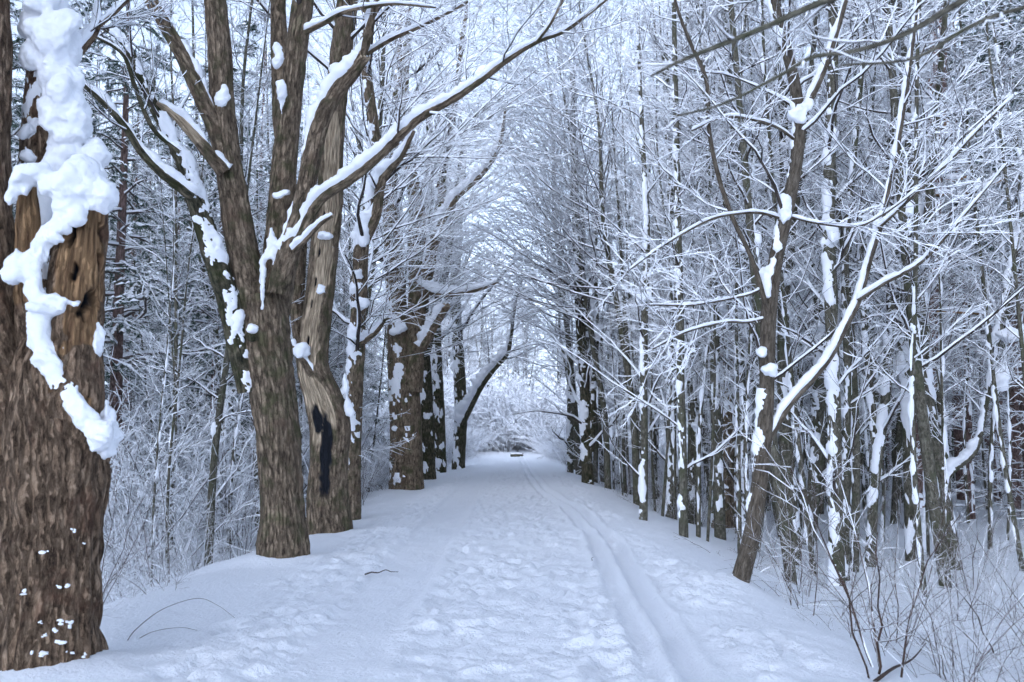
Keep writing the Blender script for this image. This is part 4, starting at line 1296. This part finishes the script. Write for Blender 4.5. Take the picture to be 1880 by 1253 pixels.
ZL = [(120, 'behind the broken old maple'), (330, 'beside the broken old maple'), (480, 'behind the mossy forked limb'), (590, 'behind the forked maple trunk'), (700, 'behind the hollow charred tree'), (800, 'behind the twin-stemmed maple'), (945, 'beyond the bent-limb maple')]
ZR = [(1030, 'before the end of the trail'), (1100, 'behind the dark twin-stemmed tree'), (1200, 'past the dark twin trunks'), (1300, 'behind the pole trees'), (1420, 'behind the leaning tree'), (1560, 'behind the plastered stems'), (1690, 'behind the crooked bowed sapling'), (1800, 'beside the scarred pine'), (9999, 'past the scarred pine')]


def where(x, y):
    px = proj(x, y)
    for lim, t in (ZL if x < 0 else ZR):
        if px < lim:
            return t
    return ZL[-1][1] if x < 0 else ZR[-1][1]


def dist_word(y):
    return 'close' if y < 18 else 'midway' if y < 28 else 'deep' if y < 42 else 'far'


def plant(kinds, name, noun, cat, x, y, sc=1.0, face=None, tilt=0.03, sink=0.0):
    k = RND.randrange(len(kinds))
    kind, look = kinds[k]
    lab = f'{look} {noun} {dist_word(y)} {where(x, y)}'
    rz = RND.random() * 6.283 if face is None else face + RND.uniform(-0.5, 0.5)
    return place(kind, name, lab, cat, f'{noun} kind {where(x, y)}', (x, y, gz(x, y) - sink), rz, sc, (RND.uniform(-tilt, tilt), RND.uniform(-tilt, tilt)))


def scatter(n, xr, yr, m, ok=lambda x, y: True, tries=40):
    out = []
    for _ in range(n * tries):
        if len(out) >= n:
            break
        y = yr[0] + (yr[1] - yr[0]) * RND.random() ** 0.8
        x = RND.uniform(*xr(y))
        if y > 50 and m > 0.7 and m != 1.3 and m != 1.1 and abs(x) < 10:
            continue
        if ok(x, y) and in_view(x, y, 2.0) and clear(x, y, m):
            out.append((x, y))
    return out


# right-hand woods: young hardwoods
for x, y in scatter(110, lambda y: (3.7, 0.42 * y + 1.0), (15, 62), 0.75):
    plant(YOUNG, 'young_maple', 'snow-plastered young tree', 'tree', x, y, RND.uniform(0.8, 1.15), tilt=0.07)
for x, y in scatter(90, lambda y: (3.3, 0.45 * y + 1.0), (14.5, 48), 0.4):
    plant(POLE, 'sapling', 'slim dark sapling', 'sapling', x, y, RND.uniform(0.8, 1.2), tilt=0.06)
for x, y in scatter(40, lambda y: (-0.5 * y - 1.0, -4.5), (14.5, 48), 0.5):
    plant(POLE, 'sapling', 'slim dark sapling', 'sapling', x, y, RND.uniform(0.7, 1.1), tilt=0.06)
# arching trees along both edges of the trail
for y in (23, 28, 34, 39, 45, 51):
    x = 3.1 + RND.uniform(-0.1, 0.7)
    if clear(x, y, 0.6):
        plant(ARCH, 'arching_tree', 'tree leaning over the trail', 'tree', x, y, RND.uniform(0.9, 1.15), face=math.pi)
for y in (25, 29, 37, 42):
    x = -3.9 - RND.uniform(0, 0.8)
    if clear(x, y, 0.6):
        plant(ARCH, 'arching_tree', 'tree leaning over the trail', 'tree', x, y, RND.uniform(0.9, 1.15), face=0.0)
# conifer plantation at the right
for x, y in scatter(60, lambda y: (0.30 * y + 2.0, 0.53 * y + 1.5), (21, 60), 1.5):
    plant(SPRUCE, 'plantation_spruce', 'spruce with dead snowy branches', 'spruce', x, y, RND.uniform(0.85, 1.1))
# left-hand woods: pines, then young hardwoods
for x, y in scatter(46, lambda y: (-0.54 * y - 1.5, -6.6), (17, 60), 1.8):
    plant(PINE, 'white_pine', 'snow-laden green pine', 'pine', x, y, RND.uniform(0.85, 1.15))
for x, y in scatter(30, lambda y: (-0.54 * y - 1.0, -4.7), (17, 62), 0.9):
    plant(YOUNG, 'young_maple', 'bare young tree dusted with snow', 'tree', x, y, RND.uniform(0.65, 1.05), tilt=0.07)

# shrubs and weeds
taken2 = taken
taken = []
for x, y in scatter(64, lambda y: (-0.5 * y - 1.0, -4.3), (10.5, 44), 0.55):
    plant(BRUSH, 'snowy_shrub', 'leafless shrub dusted with snow', 'shrub', x, y, RND.uniform(0.7, 1.25), tilt=0.1)
for x, y in scatter(32, lambda y: (3.6, 0.5 * y + 1.0), (17, 50), 0.7):
    plant(BRUSH, 'snowy_shrub', 'leafless shrub dusted with snow', 'shrub', x, y, RND.uniform(0.4, 0.8), tilt=0.1)
for x, y in scatter(44, lambda y: (-0.5 * y - 0.5, -5.2), (14.5, 40), 0.8):
    plant(SNOWY, 'laden_shrub', 'shrub thick with snow', 'shrub', x, y, RND.uniform(0.8, 1.3), tilt=0.1)
for x, y in scatter(16, lambda y: (-0.42 * y - 0.6, -4.3), (10.5, 17), 0.5):
    plant(BRUSH, 'laden_shrub', 'snow-flecked roadside shrub', 'shrub', x, y, RND.uniform(0.4, 0.7), tilt=0.15)
for x, y in scatter(34, lambda y: (-4.9, -3.75), (9, 60), 0.5):
    plant(WEED, 'dry_weed', 'clump of dry brown stems', 'weed', x, y, RND.uniform(0.7, 1.2), tilt=0.1)
for x, y in scatter(32, lambda y: (3.0, 4.6), (8.5, 60), 0.5):
    plant(WEED, 'dry_weed', 'clump of dry brown stems', 'weed', x, y, RND.uniform(0.6, 1.1), tilt=0.1)
for x, y in scatter(22, lambda y: (3.0, 0.5 * y + 0.6), (6.8, 13), 0.5):
    plant(WEED, 'dry_weed', 'clump of dry brown stems', 'weed', x, y, RND.uniform(0.7, 1.3), tilt=0.15)
for x, y in scatter(12, lambda y: (-0.5 * y - 0.5, -3.8), (8.4, 14), 0.4):
    plant(WEED, 'dry_weed', 'clump of dry brown stems', 'weed', x, y, RND.uniform(0.6, 1.0), tilt=0.15)
WOODY = bush(271, 5, 2.3, 1.3, 0.35, M_TWIGB, (7, 3), r=0.011, gap=0.55, arch=0.15), bush(272, 4, 1.9, 1.6, 0.35, M_TWIGB, (7, 3), r=0.010, gap=0.55, arch=0.3)
for i, (q, lab) in enumerate((((1745, 1246), 'woody brown shrub with long bare stems standing nearest at the verge'), ((1840, 1190), 'woody brown shrub fanning out below the crooked bowed sapling'), ((1615, 1235), 'woody low shrub poking from the snow beside the brown branch'), ((1660, 1110), 'woody arching shrub in the hollow below the plastered stems'), ((1790, 1080), 'woody shrub in the snow hollow in front of the scarred pine'))):
    b_, _ = spot(*q)
    place(WOODY[i % 2], 'woody_shrub', lab, 'shrub', 'woody shrubs on the verge', (b_[0], b_[1], gz(b_[0], b_[1])), i * 1.3, 0.75 + 0.1 * (i % 3))
# snow-bowed bushes lining the far stretch and closing the end of the trail
for x, y in scatter(26, lambda y: (-6.0, -3.6), (40, 84), 1.3):
    plant(HEAVY, 'laden_bush', 'snow-bowed bush', 'bush', x, y, RND.uniform(0.7, 1.1))
for x, y in scatter(28, lambda y: (3.2, 6.5), (36, 84), 1.3):
    plant(HEAVY, 'laden_bush', 'snow-bowed bush', 'bush', x, y, RND.uniform(0.6, 1.1))
for x, y in scatter(44, lambda y: (-13.0, 13.0), (82, 106), 1.1):
    plant(HEAVY, 'laden_bush', 'heavy snow-bowed bush', 'bush', x, y, RND.uniform(1.2, 3.0))


# --- the woods beyond, read as one mass
def far_wood(name, label, kinds, pts):
    me = bpy.data.meshes.new(name)
    me.vertices.add(len(pts))
    me.vertices.foreach_set('co', np.array([p[:3] for p in pts], np.float32).ravel())
    for an, ty, key in (('rz', 'FLOAT', 3), ('sc', 'FLOAT', 4)):
        a = me.attributes.new(an, ty, 'POINT')
        a.data.foreach_set('value', np.array([p[key] for p in pts], np.float32))
    a = me.attributes.new('kd', 'INT', 'POINT')
    a.data.foreach_set('value', np.array([p[5] for p in pts], np.int32))
    o = stuff(name, me, label, 'woods')
    ng = bpy.data.node_groups.new(name, 'GeometryNodeTree')
    ng.interface.new_socket('Geometry', in_out='INPUT', socket_type='NodeSocketGeometry')
    ng.interface.new_socket('Geometry', in_out='OUTPUT', socket_type='NodeSocketGeometry')
    n, l = ng.nodes, ng.links
    gi, go = n.new('NodeGroupInput'), n.new('NodeGroupOutput')

    def attr(nm, ty):
        a = n.new('GeometryNodeInputNamedAttribute')
        a.data_type = ty
        a.inputs['Name'].default_value = nm
        return a.outputs['Attribute']
    rz, sc, kd = attr('rz', 'FLOAT'), attr('sc', 'FLOAT'), attr('kd', 'INT')
    cx = n.new('ShaderNodeCombineXYZ')
    l.new(rz, cx.inputs[2])
    jn = n.new('GeometryNodeJoinGeometry')
    for i, kind in enumerate(kinds):
        cmp_ = n.new('FunctionNodeCompare')
        cmp_.data_type = 'INT'
        cmp_.operation = 'EQUAL'
        l.new(kd, cmp_.inputs['A'] if cmp_.inputs['A'].type == 'INT' else cmp_.inputs[2])
        cmp_.inputs[3].default_value = i
        for nm, m_ in [('tree', merged(name + '_tree', kind))]:
            src = bpy.data.objects.new('source_' + nm, m_)
            oi = n.new('GeometryNodeObjectInfo')
            oi.inputs['Object'].default_value = src
            oi.inputs['As Instance'].default_value = True
            ip = n.new('GeometryNodeInstanceOnPoints')
            l.new(gi.outputs[0], ip.inputs['Points'])
            l.new(cmp_.outputs[0], ip.inputs['Selection'])
            l.new(oi.outputs['Geometry'], ip.inputs['Instance'])
            l.new(cx.outputs[0], ip.inputs['Rotation'])
            l.new(sc, ip.inputs['Scale'])
            l.new(ip.outputs[0], jn.inputs[0])
    l.new(jn.outputs[0], go.inputs[0])
    md = o.modifiers.new('scatter', 'NODES')
    md.node_group = ng
    return o


def far_pts(n, ok, nk, smin=0.8, smax=1.2, yr=(55, 135)):
    out = []
    while len(out) < n:
        y = RND.uniform(*yr)
        x = RND.uniform(-0.56 * y - 3, 0.56 * y + 3)
        if ok(x, y):
            out.append((x, y, gz(x, y), RND.random() * 6.28, RND.uniform(smin, smax), RND.randrange(nk)))
    return out


def around_pts(n, nk):
    # the same woods going on unseen around the camera, added to dim near light
    out = []
    while len(out) < n:
        x, y = RND.uniform(-32, 32), RND.uniform(-32, 40)
        if abs(x) > 4.8 and abs(x) > 0.56 * y + 3.5:
            out.append((x, y, gz(x, y), RND.random() * 6.28, RND.uniform(0.8, 1.2), RND.randrange(nk)))
    return out


far_wood('far_woods', 'distant snowy hardwoods massed beyond the end of the trail, plus unseen trees added behind camera', [YOUNG[0][0], YOUNG[1][0], YOUNG[3][0], ARCH[1][0]], far_pts(330, lambda x, y: abs(x) > (16 if y < 106 else 8), 4, 0.8, 1.3) + far_pts(60, lambda x, y: abs(x) < 14, 4, 0.8, 1.2, (104, 150)) + around_pts(100, 4) + [(sx * RND.uniform(3.8, 5.0), y_, -0.4, (math.pi if sx > 0 else 0) + RND.uniform(-0.4, 0.4), RND.uniform(0.9, 1.15), 3) for sx in (-1, 1) for y_ in (-18, -9)])  # overhanging rows behind the camera are unseen, added to shade the near trail
far_wood('far_conifers', 'dark conifers massed deep in the woods behind the bare trees, plus unseen ones blocking light', [PINE[0][0], SPRUCE[0][0]], far_pts(130, lambda x, y: abs(x) > 17 or y > 125, 2, 0.8, 1.2, (55, 150)) + [q[:5] + (q[5] % 2,) for q in around_pts(24, 4)])  # conifers around the camera are out of view, added to block light
far_wood('undergrowth', 'low tangle of snowy brush covering the forest floor', [BRUSH[0][0], BRUSH[1][0]], far_pts(340, lambda x, y: abs(x) > 4.6 and (x < 0 or y > 24), 2, 0.5, 1.1, (17, 95)))

# ------------------------------------------------------------------ small things
def stick(name, label, cat, pts, r, mat, snow=0.0, z0=0.01):
    g, gs = Geo(), Geo()
    P = np.array(pts, float)
    rows = [[*P[i], r * (1 - 0.6 * i / (len(P) - 1))] for i in range(len(P))]
    c = limb(g, rows, 0.03, 8, 0.001, 3, 30)
    base = c[0, :3].copy()
    e = empty(name, label, cat, base)
    g.v[0] -= base
    part('stem', g.mesh('stem', mat, attrs=True), e)
    if snow:
        heap_snow(gs, c, 2, snow)
        gs.v[0] -= base
        part('snow_line', gs.mesh('snow_line', M_SNOW), e)
    return e


def on_snow(px, py, up=0.0):
    p, _ = spot(px, py)
    return [p[0], p[1], gz(p[0], p[1]) + up]


stick('fallen_twig', 'small dark twig lying across the trodden snow of the trail', 'twig', [on_snow(670, 1055, 0.0), on_snow(683, 1053, 0.012), on_snow(694, 1053, 0.006), on_snow(708, 1050, 0.02), on_snow(718, 1052, 0.012), on_snow(731, 1053, 0.016)], 0.010, M_DEAD)
stick('bent_twig', 'long thin twig arching out of the snow beside the broken old maple', 'twig', [on_snow(228, 1182, -0.02), on_snow(250, 1164, 0.04), on_snow(300, 1132, 0.07), on_snow(362, 1112, 0.07), on_snow(400, 1122, 0.05), on_snow(432, 1138, 0.01)], 0.0045, M_DEAD)
stick('bent_twig', 'short lower twig in the snow beneath the long arching one', 'twig', [on_snow(240, 1178, -0.02), on_snow(280, 1166, 0.025), on_snow(330, 1158, 0.025), on_snow(362, 1160, 0.01)], 0.0035, M_DEAD)
stick('fallen_branch', 'brown branch lying on the snow at the foot of the weeds', 'branch', [on_snow(1606, 1252, 0.0), on_snow(1640, 1238, 0.04), on_snow(1675, 1218, 0.06), on_snow(1700, 1195, 0.08)], 0.014, M_TWIGB)
stick('leaf_stalk', 'tiny dark stalk poking through the snow beside the ski tracks', 'stalk', [on_snow(1088, 1032, -0.01), [on_snow(1088, 1032)[0] - 0.01, on_snow(1088, 1032)[1], on_snow(1088, 1032)[2] + 0.05], [on_snow(1088, 1032)[0] + 0.02, on_snow(1088, 1032)[1], on_snow(1088, 1032)[2] + 0.06]], 0.006, M_DEAD)
stick('fallen_limb', 'dark fallen limb capped with snow behind the forked maple', 'branch', [on_snow(330, 915, 0.25), on_snow(390, 890, 0.5), on_snow(430, 900, 0.45), on_snow(475, 925, 0.25)], 0.06, M_BARK3, 1.6)

# where two or three of a kind stand in one spot, tell them apart by distance
alike = {}
for o in COL.objects:
    if o.type == 'EMPTY' and 'group' in o:
        alike.setdefault(o['label'], []).append(o)
for lab, os_ in alike.items():
    os_.sort(key=lambda o: o.location.y)
    words = {2: ('nearer one', 'farther one'), 3: ('nearest one', 'middle one', 'farthest one')}.get(len(os_))
    if words:
        for o, w in zip(os_, words):
            o['label'] = f'{lab}, {w}'

# low log at the far end of the trail
ly = 76.0
lx = (948 - 940) / F * ly
g, gs = Geo(), Geo()
c = limb(g, [[lx - 0.45, ly, 0.12, 0.13], [lx, ly, 0.13, 0.14], [lx + 0.45, ly + 0.1, 0.12, 0.12]], 0.05, 16, 0.01, 4, 14, cap=True)
heap_snow(gs, c, 4, 0.3)
zb = gz(lx, ly)
e = empty('log_seat', 'dark snow-capped log lying at the far end of the trail', 'log', (lx, ly, zb))
for q in g.v + gs.v:
    q -= np.array([lx, ly, 0.0])
part('log', g.mesh('log', M_BARK3, attrs=True), e)
part('snow_cap', gs.mesh('snow_cap', M_SNOW), e)
build_ground()
